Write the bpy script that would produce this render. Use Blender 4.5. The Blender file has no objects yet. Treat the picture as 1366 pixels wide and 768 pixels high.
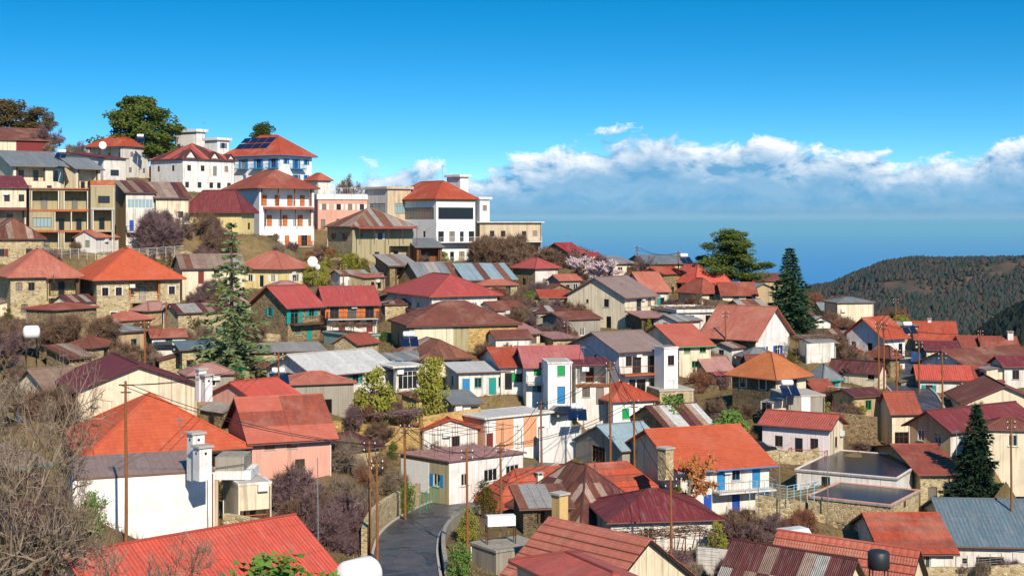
import bpy, math, random
import numpy as np
from mathutils import Vector, Matrix
R = math.radians
SC = bpy.context.scene
COL = SC.collection
# ------------------------------------------------------------------ camera, sky, sun, exposure
FPX, CX, HY = 1900.0, 683.0, 298.0          # focal length in photo pixels, centre column, horizon row
cd = bpy.data.cameras.new('camera'); cam = bpy.data.objects.new('camera', cd); COL.objects.link(cam)
cd.sensor_width = 36.0; cd.lens = FPX / 1366 * 36
cd.shift_y = -(384 - HY) / 1366
cd.clip_start = 0.5; cd.clip_end = 600000
cam.location = (0, 0, 0); cam.rotation_euler = (R(90), 0, 0)
SC.camera = cam

SUN_EL, SUN_AZ = 36.0, 20.0                 # degrees; azimuth measured from straight behind the camera towards its right
sv = Vector((math.sin(R(SUN_AZ)) * math.cos(R(SUN_EL)), -math.cos(R(SUN_AZ)) * math.cos(R(SUN_EL)), math.sin(R(SUN_EL))))
sd = bpy.data.lights.new('sun', 'SUN'); sun = bpy.data.objects.new('sun', sd); COL.objects.link(sun)
sd.energy = 4.6; sd.angle = R(0.53); sd.color = (1.0, 0.9, 0.76)
sun.rotation_euler = sv.to_track_quat('Z', 'Y').to_euler()
sun.location = sv * 100

W = bpy.data.worlds.new('World'); SC.world = W; W.use_nodes = True
wt = W.node_tree; wt.nodes.clear()
def wn(kind, **kw):
    n = wt.nodes.new(kind)
    for k, v in kw.items(): setattr(n, k, v)
    return n
def wm(op, a, b=None, c=None, clamp=False):
    n = wn('ShaderNodeMath', operation=op, use_clamp=clamp)
    for i, q in enumerate((a, b, c)):
        if q is None: continue
        if isinstance(q, (int, float)): n.inputs[i].default_value = q
        else: wt.links.new(q, n.inputs[i])
    return n.outputs[0]
PROF = 1.3
tc = wn('ShaderNodeTexCoord')
sep = wn('ShaderNodeSeparateXYZ'); wt.links.new(tc.outputs['Generated'], sep.inputs[0])
X_, Y_, Z_ = sep.outputs
zs = wm('MULTIPLY', wm('MAXIMUM', Z_, 0.0), 2.6)
zs = wm('ADD', zs, 0.04)
cmb = wn('ShaderNodeCombineXYZ')
for s, i in ((X_, 0), (Y_, 1), (zs, 2)): wt.links.new(s, cmb.inputs[i])
nrm = wn('ShaderNodeVectorMath', operation='NORMALIZE'); wt.links.new(cmb.outputs[0], nrm.inputs[0])
sky = wn('ShaderNodeTexSky', sky_type='NISHITA', sun_disc=False, sun_elevation=R(SUN_EL), altitude=1100, air_density=1.15, dust_density=0.35, ozone_density=3.0)
sky.sun_rotation = math.atan2(sv.x, sv.y)
wt.links.new(nrm.outputs[0], sky.inputs[0])
hs = wn('ShaderNodeHueSaturation'); hs.inputs['Saturation'].default_value = 1.45; hs.inputs['Hue'].default_value = 0.49
wt.links.new(sky.outputs[0], hs.inputs['Color'])
# cumulus bank low over the sea, in azimuth / elevation
az = wm('ARCTAN2', X_, Y_)
el = wm('DIVIDE', Z_, wm('SQRT', wm('ADD', wm('MULTIPLY', X_, X_), wm('MULTIPLY', Y_, Y_))))
def cnoise(scale_a, scale_e, detail, rough, off, da=0.0, de=0.0, dist=0.0):
    c = wn('ShaderNodeCombineXYZ')
    wt.links.new(wm('MULTIPLY_ADD', az, scale_a, off + da * scale_a), c.inputs[0])
    wt.links.new(wm('MULTIPLY_ADD', el, scale_e, de * scale_e), c.inputs[1])
    c.inputs[2].default_value = off * .37
    n = wn('ShaderNodeTexNoise'); n.inputs['Scale'].default_value = 1.0
    n.inputs['Detail'].default_value = detail; n.inputs['Roughness'].default_value = rough; n.inputs['Distortion'].default_value = dist
    wt.links.new(c.outputs[0], n.inputs['Vector']); return n.outputs['Fac']
prof = cnoise(5.0, 0.0, 1.5, 0.5, PROF)
def density(de, da):
    n1 = cnoise(30, 50, 8, 0.6, 5.3, da, de, 0.3)
    # top of the bank follows a slow profile; it thins out above
    top = wm('MULTIPLY_ADD', prof, 0.096, -0.006)
    h = wm('SUBTRACT', wm('MULTIPLY_ADD', n1, 0.062, -0.031), wm('SUBTRACT', wm('ADD', el, de), top))
    return h
d0 = density(0.0, 0.0)
d1 = density(0.008, 0.006)
edge = wm('MULTIPLY', d0, 150.0, clamp=True)
flat = wn('ShaderNodeMapRange', interpolation_type='SMOOTHSTEP'); wt.links.new(el, flat.inputs[0])
flat.inputs[1].default_value = 0.001; flat.inputs[2].default_value = 0.008
low = cnoise(9, 120, 4, 0.5, 9.7)
mask = wm('MULTIPLY', edge, flat.outputs[0])
lit = wm('MULTIPLY_ADD', wm('SUBTRACT', d0, d1), 62.0, 0.1, clamp=True)
shade = wn('ShaderNodeMapRange', interpolation_type='SMOOTHSTEP'); wt.links.new(d0, shade.inputs[0])
shade.inputs[1].default_value = 0.006; shade.inputs[2].default_value = 0.03; shade.inputs[3].default_value = 1.0; shade.inputs[4].default_value = 0.12
lit = wm('MULTIPLY', lit, shade.outputs[0], clamp=True)
ccol = wn('ShaderNodeMix', data_type='RGBA'); wt.links.new(lit, ccol.inputs[0])  # painted cloud light: white sunlit tops, blue-grey shaded lower parts
ccol.inputs[6].default_value = (.85, 2.3, 3.9, 1); ccol.inputs[7].default_value = (6.5, 6.6, 6.7, 1)
mixc = wn('ShaderNodeMix', data_type='RGBA'); wt.links.new(wm('MULTIPLY', mask, 0.95), mixc.inputs[0])
wt.links.new(hs.outputs[0], mixc.inputs[6]); wt.links.new(ccol.outputs[2], mixc.inputs[7])
hzb = wn('ShaderNodeMapRange', interpolation_type='SMOOTHSTEP'); wt.links.new(el, hzb.inputs[0])      # sea haze low on the horizon
hzb.inputs[1].default_value = 0.0; hzb.inputs[2].default_value = 0.018; hzb.inputs[3].default_value = 0.97; hzb.inputs[4].default_value = 0.0
mixh = wn('ShaderNodeMix', data_type='RGBA'); wt.links.new(hzb.outputs[0], mixh.inputs[0]); wt.links.new(mixc.outputs[2], mixh.inputs[6]); mixh.inputs[7].default_value = (1.05, 2.3, 3.5, 1)
bg = wn('ShaderNodeBackground'); bg.inputs[1].default_value = 0.132
wt.links.new(mixh.outputs[2], bg.inputs[0])
wo = wn('ShaderNodeOutputWorld'); wt.links.new(bg.outputs[0], wo.inputs[0])

SC.view_settings.view_transform = 'Standard'; SC.view_settings.look = 'None'
SC.view_settings.exposure = 0.38; SC.view_settings.gamma = 1.0; SC.view_settings.use_curve_mapping = False
SC.render.engine = 'CYCLES'
SC.cycles.use_denoising = True
SC.cycles.max_bounces = 5; SC.cycles.diffuse_bounces = 2; SC.cycles.glossy_bounces = 2; SC.cycles.transmission_bounces = 2; SC.cycles.volume_bounces = 0
SC.cycles.caustics_reflective = False; SC.cycles.caustics_refractive = False

def DS(d): return d * (1.62 - .0016 * d)      # working distances to metres
def P(px, py, d):
    return P0(px, py, DS(d))
def P0(px, py, d):
    return Vector(((px - CX) / FPX * d, d, (HY - py) / FPX * d))
# ------------------------------------------------------------------ materials
def lin(h):
    c = [int(h[i:i + 2], 16) / 255 for i in (0, 2, 4)]
    return tuple((v / 12.92 if v <= .04045 else ((v + .055) / 1.055) ** 2.4) for v in c) + (1,)
MATS = {}
def linr(h, k=.8, ds=.13):
    c = lin(h); g = .3 * c[0] + .59 * c[1] + .11 * c[2]
    return tuple((v * (1 - ds) + g * ds) * k for v in c[:3]) + (1,)
class NT:
    def __init__(s, name):
        s.m = bpy.data.materials.new(name); s.m.use_nodes = True; s.t = s.m.node_tree; s.t.nodes.clear()
        s.out = s.n('ShaderNodeOutputMaterial'); s.b = s.n('ShaderNodeBsdfPrincipled'); s.l(s.b.outputs[0], s.out.inputs[0])
        MATS[name] = s.m
    def n(s, kind, **kw):
        x = s.t.nodes.new(kind)
        for k, v in kw.items(): setattr(x, k, v)
        return x
    def l(s, a, b): s.t.links.new(a, b)
    def put(s, sock, v):
        if isinstance(v, (int, float, tuple, list)): sock.default_value = v
        else: s.l(v, sock)
    def math(s, op, a, b=None, c=None, clamp=False):
        x = s.n('ShaderNodeMath', operation=op, use_clamp=clamp)
        for i, q in enumerate((a, b, c)):
            if q is not None: s.put(x.inputs[i], q)
        return x.outputs[0]
    def noise(s, vec, scale, detail=3, rough=.55, dist=0):
        x = s.n('ShaderNodeTexNoise'); x.inputs['Scale'].default_value = scale; x.inputs['Detail'].default_value = detail
        x.inputs['Roughness'].default_value = rough; x.inputs['Distortion'].default_value = dist
        if vec is not None: s.l(vec, x.inputs['Vector'])
        return x.outputs['Fac']
    def mapr(s, v, a, b, c=0., d=1.):
        x = s.n('ShaderNodeMapRange'); s.put(x.inputs[0], v)
        for i, q in enumerate((a, b, c, d)): x.inputs[i + 1].default_value = q
        return x.outputs[0]
    def mix(s, f, a, b, mode='MIX'):
        x = s.n('ShaderNodeMix', data_type='RGBA', blend_type=mode)
        s.put(x.inputs[0], f); s.put(x.inputs[6], a); s.put(x.inputs[7], b); return x.outputs[2]
    def vscale(s, vec, v):
        x = s.n('ShaderNodeVectorMath', operation='MULTIPLY'); s.l(vec, x.inputs[0]); x.inputs[1].default_value = v; return x.outputs[0]
    def bump(s, h, strength, dist):
        x = s.n('ShaderNodeBump'); x.inputs['Strength'].default_value = strength; x.inputs['Distance'].default_value = dist
        s.l(h, x.inputs['Height']); s.l(x.outputs[0], s.b.inputs['Normal'])
    def geo(s): return s.n('ShaderNodeNewGeometry').outputs['Position']
    def uv(s):
        return s.n('ShaderNodeUVMap', uv_map='UVMap').outputs[0]
    def rnd(s): return s.n('ShaderNodeObjectInfo').outputs['Random']
    def fin(s, col, rough, spec=.3):
        s.put(s.b.inputs['Base Color'], col); s.put(s.b.inputs['Roughness'], rough); s.b.inputs['Specular IOR Level'].default_value = spec
        return s.m

def plaster(name, hexc, stain='6b5a48', amt=.5):
    t = NT(name); p = t.geo(); c = lin(hexc)
    big = t.noise(p, .35, 4, .6); streak = t.noise(t.vscale(p, (1.6, 1.6, .16)), 1.0, 4, .62); fine = t.noise(p, 5, 3, .6)
    f = t.math('MULTIPLY', t.mapr(streak, .46, .7), t.mapr(big, .36, .6), clamp=True)
    col = t.mix(t.math('MULTIPLY', f, amt), c, lin(stain))
    patch = t.noise(p, .55, 2, .5, .6); col = t.mix(t.mapr(patch, .56, .6, 0, .22), col, lin('a89c8c'))
    rs_ = t.noise(t.vscale(p, (3.5, 3.5, .12)), 1.0, 3, .6); col = t.mix(t.mapr(rs_, .52, .7, 0, amt * 1.1), col, lin(stain))
    d = tuple(v * .82 for v in c[:3]) + (1,)
    col = t.mix(t.mapr(fine, .45, .75, 0, .5), col, d)
    t.bump(fine, .25, .02)
    return t.fin(col, .9, .2)
def stone(name, c1, c2, c3, mortar, scale=2.6):
    t = NT(name); p = t.geo()
    q = t.vscale(p, (1, 1, 1.55))
    v = t.n('ShaderNodeTexVoronoi', feature='F1'); v.inputs['Scale'].default_value = scale; t.l(q, v.inputs['Vector'])
    e = t.n('ShaderNodeTexVoronoi', feature='DISTANCE_TO_EDGE'); e.inputs['Scale'].default_value = scale; t.l(q, e.inputs['Vector'])
    s = t.n('ShaderNodeSeparateColor'); t.l(v.outputs['Color'], s.inputs[0])
    col = t.mix(s.outputs[0], lin(c1), lin(c2)); col = t.mix(t.mapr(s.outputs[1], .6, 1), col, lin(c3))
    col = t.mix(t.mapr(e.outputs['Distance'], .02, .07, 1, 0), col, lin(mortar))
    col = t.mix(t.mapr(t.noise(p, .5, 4, .6), .4, .7, 0, .35), col, lin(c3))
    t.bump(t.mapr(e.outputs['Distance'], 0, .12), .8, .06)
    return t.fin(col, .95, .15)
def plain(name, hexc, rough=.6, spec=.3, var=.25, metal=0.):
    t = NT(name); c = lin(hexc); p = t.geo()
    col = t.mix(t.mapr(t.noise(p, 2.5, 3, .6), .35, .7, 0, var), c, tuple(v * .55 for v in c[:3]) + (1,))
    t.b.inputs['Metallic'].default_value = metal
    return t.fin(col, rough, spec)
def tile(name, c1, c2, dirt='5b4a3e', rows=.36, colw=.24, damt=.62):
    t = NT(name); u = t.uv(); s = t.n('ShaderNodeSeparateXYZ'); t.l(u, s.inputs[0]); p = t.geo()
    fr = t.math('FRACT', t.math('DIVIDE', s.outputs[1], rows)); fc = t.math('FRACT', t.math('DIVIDE', s.outputs[0], colw))
    cellu = t.math('FLOOR', t.math('DIVIDE', s.outputs[0], colw)); cellv = t.math('FLOOR', t.math('DIVIDE', s.outputs[1], rows))
    cc = t.n('ShaderNodeCombineXYZ'); t.l(cellu, cc.inputs[0]); t.l(cellv, cc.inputs[1])
    wn_ = t.n('ShaderNodeTexWhiteNoise', noise_dimensions='2D'); t.l(cc.outputs[0], wn_.inputs['Vector'])
    f = t.math('ADD', t.math('MULTIPLY', wn_.outputs['Value'], .45), t.mapr(t.noise(p, .45, 4, .65), .3, .7, 0, .6), clamp=True)
    col = t.mix(f, linr(c1), linr(c2))
    st = t.noise(t.vscale(u, (1.4, .22, 1)), 1.3, 4, .65)
    col = t.mix(t.mapr(st, .46, .74, 0, damt), col, lin(dirt))
    col = t.mix(t.mapr(t.noise(p, .22, 5, .7), .5, .72, 0, .3 * damt + .05), col, lin('d8b49a'))
    gap = t.mapr(fr, .88, 1., 0, 1)
    col = t.mix(t.math('MULTIPLY', gap, .7), col, lin(dirt))
    h = t.math('ADD', t.math('MULTIPLY', fr, .6), t.math('MULTIPLY', t.math('SINE', t.math('MULTIPLY', fc, math.pi)), .6))
    t.bump(h, .9, .06)
    return t.fin(col, .8, .25)
def sheet(name, c1, c2, c3, pitch=.15, rust=.5, rough=.6):
    t = NT(name); u = t.uv(); s = t.n('ShaderNodeSeparateXYZ'); t.l(u, s.inputs[0]); p = t.geo(); r = t.rnd()
    st = t.noise(t.vscale(p, (.9, .9, .4)), .9, 5, .7, .4); st2 = t.noise(t.vscale(u, (3.2, .35, 1)), 1.2, 4, .7)
    f = t.math('ADD', t.math('MULTIPLY', st, .6), t.math('MULTIPLY', st2, .5))
    f = t.math('ADD', f, t.math('MULTIPLY_ADD', r, .3, -.15))
    col = t.mix(t.mapr(f, .75 - rust * .5, .95 - rust * .5), linr(c1), linr(c2))
    col = t.mix(t.mapr(t.noise(p, 2.2, 4, .7), .5, .72, 0, .7), col, linr(c3))
    fu = t.math('DIVIDE', s.outputs[0], 1.05); cc = t.n('ShaderNodeCombineXYZ'); t.l(t.math('FLOOR', fu), cc.inputs[0]); t.l(t.math('FLOOR', t.math('DIVIDE', s.outputs[1], 3.1)), cc.inputs[1])
    wnz = t.n('ShaderNodeTexWhiteNoise', noise_dimensions='2D'); t.l(cc.outputs[0], wnz.inputs['Vector'])
    col = t.mix(t.math('MULTIPLY', wnz.outputs['Value'], .34), col, linr(c3)); fr = t.math('FRACT', fu)
    seam = t.math('MAXIMUM', t.mapr(fr, .0, .06, 1, 0), t.mapr(t.math('FRACT', t.math('DIVIDE', s.outputs[1], 3.1)), .0, .025, 1, 0))
    col = t.mix(t.math('MULTIPLY', seam, .4), col, lin('3c2c26'))
    col = t.mix(t.mapr(st2, .5, .75, 0, .28), col, lin('c8a898'))
    h = t.math('SINE', t.math('MULTIPLY', s.outputs[0], 2 * math.pi / pitch))
    t.bump(h, .8, .03)
    return t.fin(col, rough, .35)

plaster('white', 'dcd6cc', '7a6a58', .55); plaster('white_clean', 'e6e2dc', '80735f', .42); plaster('white_bright', 'ebe8e3', 'a09488', .1); plaster('cream', 'e2d2b4', '77624a'); plaster('beige', 'cdb89a', '6a5640')
plaster('olive', 'a99c78', '5c5240', .45); plaster('concrete', '9b9486', '4f4a42', .5); plaster('tan', 'bfa27a', '5f4b34', .4); plaster('pink', 'd9a08c', '7a5548', .3)
plaster('pinkwhite', 'e6d6d2', '8a7a76', .3); plaster('peach', 'd99f78', '8a5a40', .25); plaster('yellow', 'e6b94a', '9a7430', .3); plaster('lemon', 'e3cd8e', '86724a', .35); plaster('brickband', 'b0653f', '6b3f2a', .4)
plaster('aqua', '9fd0cf', '5f7f7c', .3); plaster('greyteal', '8aa79a', '4d5d54', .35); plaster('ochre', 'cdae72', '6d5632', .4)
stone('stone', 'a38a62', '7d6a4c', '5c4e3a', 'b9a684'); stone('stone_pale', 'c9b690', 'a8946c', '84714f', 'd6c6a2'); stone('stone_dark', '7d6c50', '5f5340', '463d30', '8f7f62')
stone('stone_gold', 'cba868', 'b08c50', '8d7040', 'd0b684', 2.0)
tile('t_orange', 'd8552a', 'b8421f', '6a3a26'); tile('t_orange2', 'e2622c', 'cc5020', '7a4428', .5, .5, .15); tile('t_amber', 'dc7c34', 'c06628', '7a5232', damt=.2)
tile('t_salmon', 'd97a5e', 'c0634a', '7a5244'); tile('t_terracotta', 'c0583a', '9c4630', '5a4034'); tile('t_brown', '9c5540', '7e4332', '503a30'); tile('t_red', 'c23a34', 'a02c2a', '6a3430')
tile('t_coral', 'd86a4e', 'c65a40', '8a5444', .4, .6, .2); tile('t_pink', 'd0706a', 'b85a58', '7a5048', .5, .6, .5)
sheet('m_red', 'cc463c', 'bc3a34', '98483c', .3, .3); sheet('m_maroon', '8e2a2e', '7a2428', '5a2a28', .3, .4); sheet('m_scarlet', 'e8502f', 'd84428', 'b04a34', .3, .2); sheet('m_coral', 'd85c46', 'bb4836', '8c4a3c', .3, .3)
sheet('m_white', 'e6e4de', 'd2cec4', 'a89c88', .2, .2); sheet('m_grey', '8c9496', '747c7e', '5e625e', .2, .3); sheet('m_blue', 'a8c2ca', '8fabb6', '7a8c92', .2, .2); sheet('m_slate', '6d8590', '61777f', '53656c', .4, .2)
sheet('m_dark', '5a5450', '4a4542', '3c3834', .2, .3); sheet('m_greybrown', 'a3887c', '96796e', '84665c', .4, .4); sheet('m_palepink', 'c98f80', 'b87c70', '946258', .4, .4)
sheet('r_rust', '8a4a30', '6a3526', '4e2c24', .15, .6, .85); sheet('r_rust2', 'a25e3e', '7d452f', '5e3a2c', .15, .5, .85); sheet('r_pale', 'c8a892', 'a07258', '7d5644', .15, .4, .8)
sheet('r_zinc', 'b6b4ac', '94908a', '8a6a56', .15, .3, .6); sheet('r_maroon', '7a3430', '622a2a', '4a2624', .15, .5, .75); sheet('r_tan', 'b49a86', '9a7a64', '7a5540', .15, .5, .8)
plain('timber', '5a4334', .8); plain('wood_pole', '8c5c38', .85, .15, .5); plain('wood_brown', '7a4a2c', .7); plain('iron', '3a3432', .6); plain('iron_rust', '5c3a2c', .8); plain('rail_white', 'dcdad4', .5)
plain('steel', 'a6a8a6', .4, .5, .2, .6); plain('frame_white', 'e8e4da', .5); plain('frame_brown', '5b3a28', .6); plain('frame_dark', '2c2826', .5); plain('green', '1c9a52', .5); plain('teal', '1f8f86', .5)
plain('blue', '2b4fa8', .5); plain('skyblue', '2f7fb4', .5); plain('lightblue', '9fcfe0', .5); plain('orange_wood', 'c06a36', .6); plain('maroon_paint', '7a2a28', .6); plain('asphalt_flat', '24282e', .25, .5, .4)
plain('rubber', '1c1b1a', .8); plain('tank_white', 'eceae6', .45, .4, .1); plain('tank_black', '2a2c30', .5, .4, .15); plain('slab', 'b4aca0', .85); plain('panel_blue', '141f3a', .18, .6, .1); plain('gutter', '6e4a3c', .6); plain('cloth_blue', '2a6ab0', .8); plain('fence_green', '2f8f6a', .6); plain('yellow_plastic', 'd8c02a', .5); plain('clay', 'b5603c', .8)
plain('bark', '6b5546', .95, .1, .5); plain('bark_pale', '8c7c6c', .95, .1, .5); plain('bark_red', '7c523c', .95, .1, .5)
t = NT('glass'); r = t.rnd(); t.fin(t.mix(t.mapr(r, .72, .74), t.mix(r, lin('15191c'), lin('2e343a')), t.mix(t.math('FRACT', t.math('MULTIPLY', r, 37.)), lin('9a8f7e'), lin('5c5a56'))), .1, .6)
t = NT('glass_light'); t.fin(lin('8fa6a8'), .1, .6)
t = NT('dark_in'); t.fin(lin('1e1a18'), .9, .1)  # near-black colour painted as the shade inside open fronts and flues
def leafmat(name, c1, c2, trans=.15):
    t = NT(name); r = t.n('ShaderNodeNewGeometry'); p = r.outputs['Position']
    col = t.mix(t.mapr(t.noise(p, .9, 3, .6), .3, .7), lin(c1), lin(c2))
    col = t.mix(t.math('MULTIPLY', r.outputs['Random Per Island'], .55), col, lin(c1))
    return t.fin(col, .7, .15)
leafmat('needle_pine', '38481e', '6c762c'); leafmat('needle_spruce', '2c4530', '46603c'); leafmat('needle_dark', '1e3020', '2f4428'); leafmat('needle_cedar', '5c7048', '7f8a58')
leafmat('leaf_yellow', '8e8a34', '6a7030'); leafmat('leaf_green', '4f7030', '6a8438'); leafmat('twig_brown', '4e392e', '9a7e66'); leafmat('twig_purple', '4c3a38', '94787a'); leafmat('twig_pale', '5e5044', 'a8967f')
leafmat('twig_red', '5e3a2c', 'a8765a'); leafmat('leaf_orange', 'c0804a', 'a86c40'); leafmat('blossom', 'd8c4c4', 'b8a0a0'); leafmat('leaf_brown', '5c4a2c', '4a4428')
leafmat('grass_dry', '8a7c48', '6d6a38'); leafmat('leaf_red', '8a4038', '70382e')
def paint(name, hexc):
    t = NT(name); t.fin(lin(hexc), .3, .5); t.b.inputs['Coat Weight'].default_value = .6
paint('car_black', '1c2026'); paint('car_white', 'd8dadc'); paint('car_blue', '1f4a7a'); paint('car_grey', '6a7076')
def M(n): return MATS[n]
# ------------------------------------------------------------------ mesh helpers
class MB:
    def __init__(s): s.v = []; s.f = []; s.uv = []; s.mi = []
    def poly(s, pts, uv=None, mi=0):
        b = len(s.v); s.v += [tuple(p) for p in pts]; s.f.append(tuple(range(b, b + len(pts)))); s.uv.append(uv or [(p[0], p[2]) for p in pts]); s.mi.append(mi)
    def box(s, x0, x1, y0, y1, z0, z1, mi=0):
        a = [(x0, y0, z0), (x1, y0, z0), (x1, y1, z0), (x0, y1, z0), (x0, y0, z1), (x1, y0, z1), (x1, y1, z1), (x0, y1, z1)]
        for q in ((0, 3, 2, 1), (4, 5, 6, 7), (0, 1, 5, 4), (1, 2, 6, 5), (2, 3, 7, 6), (3, 0, 4, 7)): s.poly([a[i] for i in q], mi=mi)
    def bar(s, a, b, r, n=4, r2=None, cap=True):
        a = Vector(a); b = Vector(b); d = b - a
        if d.length < 1e-6: return
        d.normalize(); u = d.orthogonal().normalized(); w = d.cross(u); r2 = r if r2 is None else r2; base = len(s.v)
        for c, q in ((a, r), (b, r2)):
            for i in range(n):
                t = 2 * math.pi * (i + .5) / n; s.v.append(tuple(c + u * math.cos(t) * q + w * math.sin(t) * q))
        for i in range(n):
            j = (i + 1) % n; s.f.append((base + i, base + j, base + n + j, base + n + i)); s.uv.append([(0, 0)] * 4); s.mi.append(0)
        if cap:
            s.f.append(tuple(base + i for i in reversed(range(n)))); s.uv.append([(0, 0)] * n); s.mi.append(0)
            s.f.append(tuple(base + n + i for i in range(n))); s.uv.append([(0, 0)] * n); s.mi.append(0)
    def lathe(s, prof, n=12, c=(0, 0, 0), axis='z'):
        base = len(s.v)
        for (r, h) in prof:
            for i in range(n):
                t = 2 * math.pi * i / n; p = (math.cos(t) * r, math.sin(t) * r, h)
                if axis == 'x': p = (p[2], p[0], p[1])
                if axis == 'y': p = (p[0], p[2], p[1])
                s.v.append((p[0] + c[0], p[1] + c[1], p[2] + c[2]))
        for k in range(len(prof) - 1):
            for i in range(n):
                j = (i + 1) % n; s.f.append((base + k * n + i, base + k * n + j, base + k * n + n + j, base + k * n + n + i)); s.uv.append([(0, 0)] * 4); s.mi.append(0)
        s.f.append(tuple(base + i for i in reversed(range(n)))); s.uv.append([(0, 0)] * n); s.mi.append(0)
        s.f.append(tuple(base + (len(prof) - 1) * n + i for i in range(n))); s.uv.append([(0, 0)] * n); s.mi.append(0)
    def mesh(s, name, mat, smooth=False):
        me = bpy.data.meshes.new(name); me.from_pydata(s.v, [], s.f)
        mats = mat if isinstance(mat, (list, tuple)) else [mat]
        for m in mats: me.materials.append(M(m))
        if len(s.v) < 60000:
            ul = me.uv_layers.new(name='UVMap'); flat = [c for f in s.uv for q in f for c in q]; ul.data.foreach_set('uv', flat)
        if len(mats) > 1: me.polygons.foreach_set('material_index', s.mi)
        if smooth: me.polygons.foreach_set('use_smooth', [True] * len(me.polygons))
        me.update(); return me
    def build(s, name, mat, parent=None, smooth=False):
        return link(name, s.mesh(name, mat, smooth), parent)
def link(name, me, parent=None, loc=None, rz=0, scale=None):
    o = bpy.data.objects.new(name, me); COL.objects.link(o)
    if parent is not None: o.parent = parent
    if loc is not None: o.location = loc
    if rz: o.rotation_euler = (0, 0, rz)
    if scale: o.scale = scale
    return o
def tag(o, label=None, cat=None, group=None, kind=None):
    if label: o['label'] = label
    if cat: o['category'] = cat
    if group: o['group'] = group
    if kind: o['kind'] = kind
    return o
def empty(name, loc, rz=0, label=None, cat=None, group=None):
    o = link(name, None, None, loc, rz); o.empty_display_size = .5
    return tag(o, label, cat, group)
def copy_tree(o, parent=None):
    c = o.copy(); COL.objects.link(c)
    if parent is not None: c.parent = parent
    for ch in [x for x in o.children]: copy_tree(ch, c)
    return c
# ------------------------------------------------------------------ house builder
CTRL = []                 # ground points (X, Y, Z) that the terrain passes through
MESHC = {}
SHUT = {'g': 'green', 't': 'teal', 'b': 'blue', 'k': 'skyblue', 'o': 'orange_wood', 'm': 'maroon_paint', 'w': 'frame_white', 'n': 'frame_brown', 'y': 'stone_gold', 'l': 'yellow', 'p': 'peach', 'c': 'cream'}
KIND = {'w': (.95, 1.25, .95), 's': (.95, 1.25, .95), 'd': (.95, 2.1, .02), 'D': (1.35, 2.15, .02), 'W': (2.0, 1.3, .9), 't': (.5, .55, 1.5), 'X': (2.6, 2.2, .02), 'V': (3.2, 1.6, .7), 'Z': (3.2, 2.4, .5)}
def cached(key, fn):
    if key not in MESHC: MESHC[key] = fn()
    return MESHC[key]
def opening(parent, kind, w, h, fr, sh, loc, rz, surround=None, glass='glass', far=False):
    """A window or door set into its hole: frame with bars, pane, shutters, sill, surround."""
    nm = 'door' if kind in 'dDX' else 'window'
    def frame():
        b = MB(); t = .07; y0, y1 = .05, .12
        b.box(-w / 2, -w / 2 + t, y0, y1, 0, h); b.box(w / 2 - t, w / 2, y0, y1, 0, h); b.box(-w / 2 + t, w / 2 - t, y0, y1, h - t, h); b.box(-w / 2 + t, w / 2 - t, y0, y1, 0, t)
        n = max(1, round(w / .62)) if kind != 'd' else 1
        for i in range(1, n): x = -w / 2 + w * i / n; b.box(x - .03, x + .03, y0 + .01, y1, t, h - t)
        if h > 1.8 and kind != 'd': b.box(-w / 2 + t, w / 2 - t, y0 + .012, y1, h * .72, h * .72 + .05)
        return b.mesh(nm + '_frame', fr)
    o = link(nm, cached(('fr', kind, w, h, fr), frame), parent, loc, rz)
    if kind == 's' or (kind == 'd' and sh):       # closed leaves
        def leaves():
            b = MB(); k = 2 if kind == 's' else 1; ww = (w - .14) / k
            for i in range(k):
                x0 = -w / 2 + .07 + i * ww; b.box(x0 + .006, x0 + ww - .006, .04, .1, .07, h - .07)
                for z in (.3, .62):
                    b.box(x0 + .12, x0 + ww - .12, .02, .04, h * z - h * .12, h * z + h * .12)
            return b.mesh('leaf', sh or fr)
        link('shutter' if kind == 's' else 'door_leaf', cached(('lv', kind, w, h, sh or fr), leaves), o)
    else:
        def pane():
            b = MB(); b.box(-w / 2 + .07, w / 2 - .07, .09, .11, .07, h - .07); return b.mesh('pane', glass)
        link('pane', cached(('pn', w, h, glass), pane), o)
        if sh and kind in 'wDW':
            def leaf():
                b = MB(); lw = w / 2; b.box(-lw / 2, lw / 2, -.05, -.008, .02, h - .02)
                for i in range(4):
                    z = .12 + (h - .3) * i / 4; b.box(-lw / 2 + .06, lw / 2 - .06, -.065, -.05, z, z + (h - .3) / 4 * .6)
                return b.mesh('shutter', sh)
            me = cached(('sh', w, h, sh), leaf)
            for s_ in (-1, 1): link('shutter', me, o, (s_ * (w / 2 + w / 4 + .03), 0, 0))
    if nm == 'window' and not far:
        def sill():
            b = MB(); b.box(-w / 2 - .1, w / 2 + .1, -.08, .05, -.08, -.005); return b.mesh('sill', 'slab')
        link('sill', cached(('sl', w), sill), o)
    if surround:
        def sur():
            b = MB(); q = .16
            b.box(-w / 2 - q, -w / 2 - .004, -.035, -.002, -.01, h + q); b.box(w / 2 + .004, w / 2 + q, -.035, -.002, -.01, h + q); b.box(-w / 2 - .004, w / 2 + .004, -.035, -.002, h + .004, h + q)
            return b.mesh('surround', surround)
        link('surround', cached(('su', w, h, surround), sur), o)
    return o
def railing(name, parent, pts, mat, h=1.0, solid=None, step=.28):
    b = MB()
    for a, c in zip(pts[:-1], pts[1:]):
        a = Vector(a); c = Vector(c); L = (c - a).length
        up = Vector((0, 0, 1))
        b.bar(a + up * h, c + up * h, .035); b.bar(a + up * .1, c + up * .1, .022)
        n = max(2, int(L / step))
        for i in range(n + 1):
            q = a.lerp(c, i / n); b.bar(q, q + up * h, .03 if i in (0, n) else .014, 4, None, False)
    return b.build(name, mat, parent)
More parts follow.
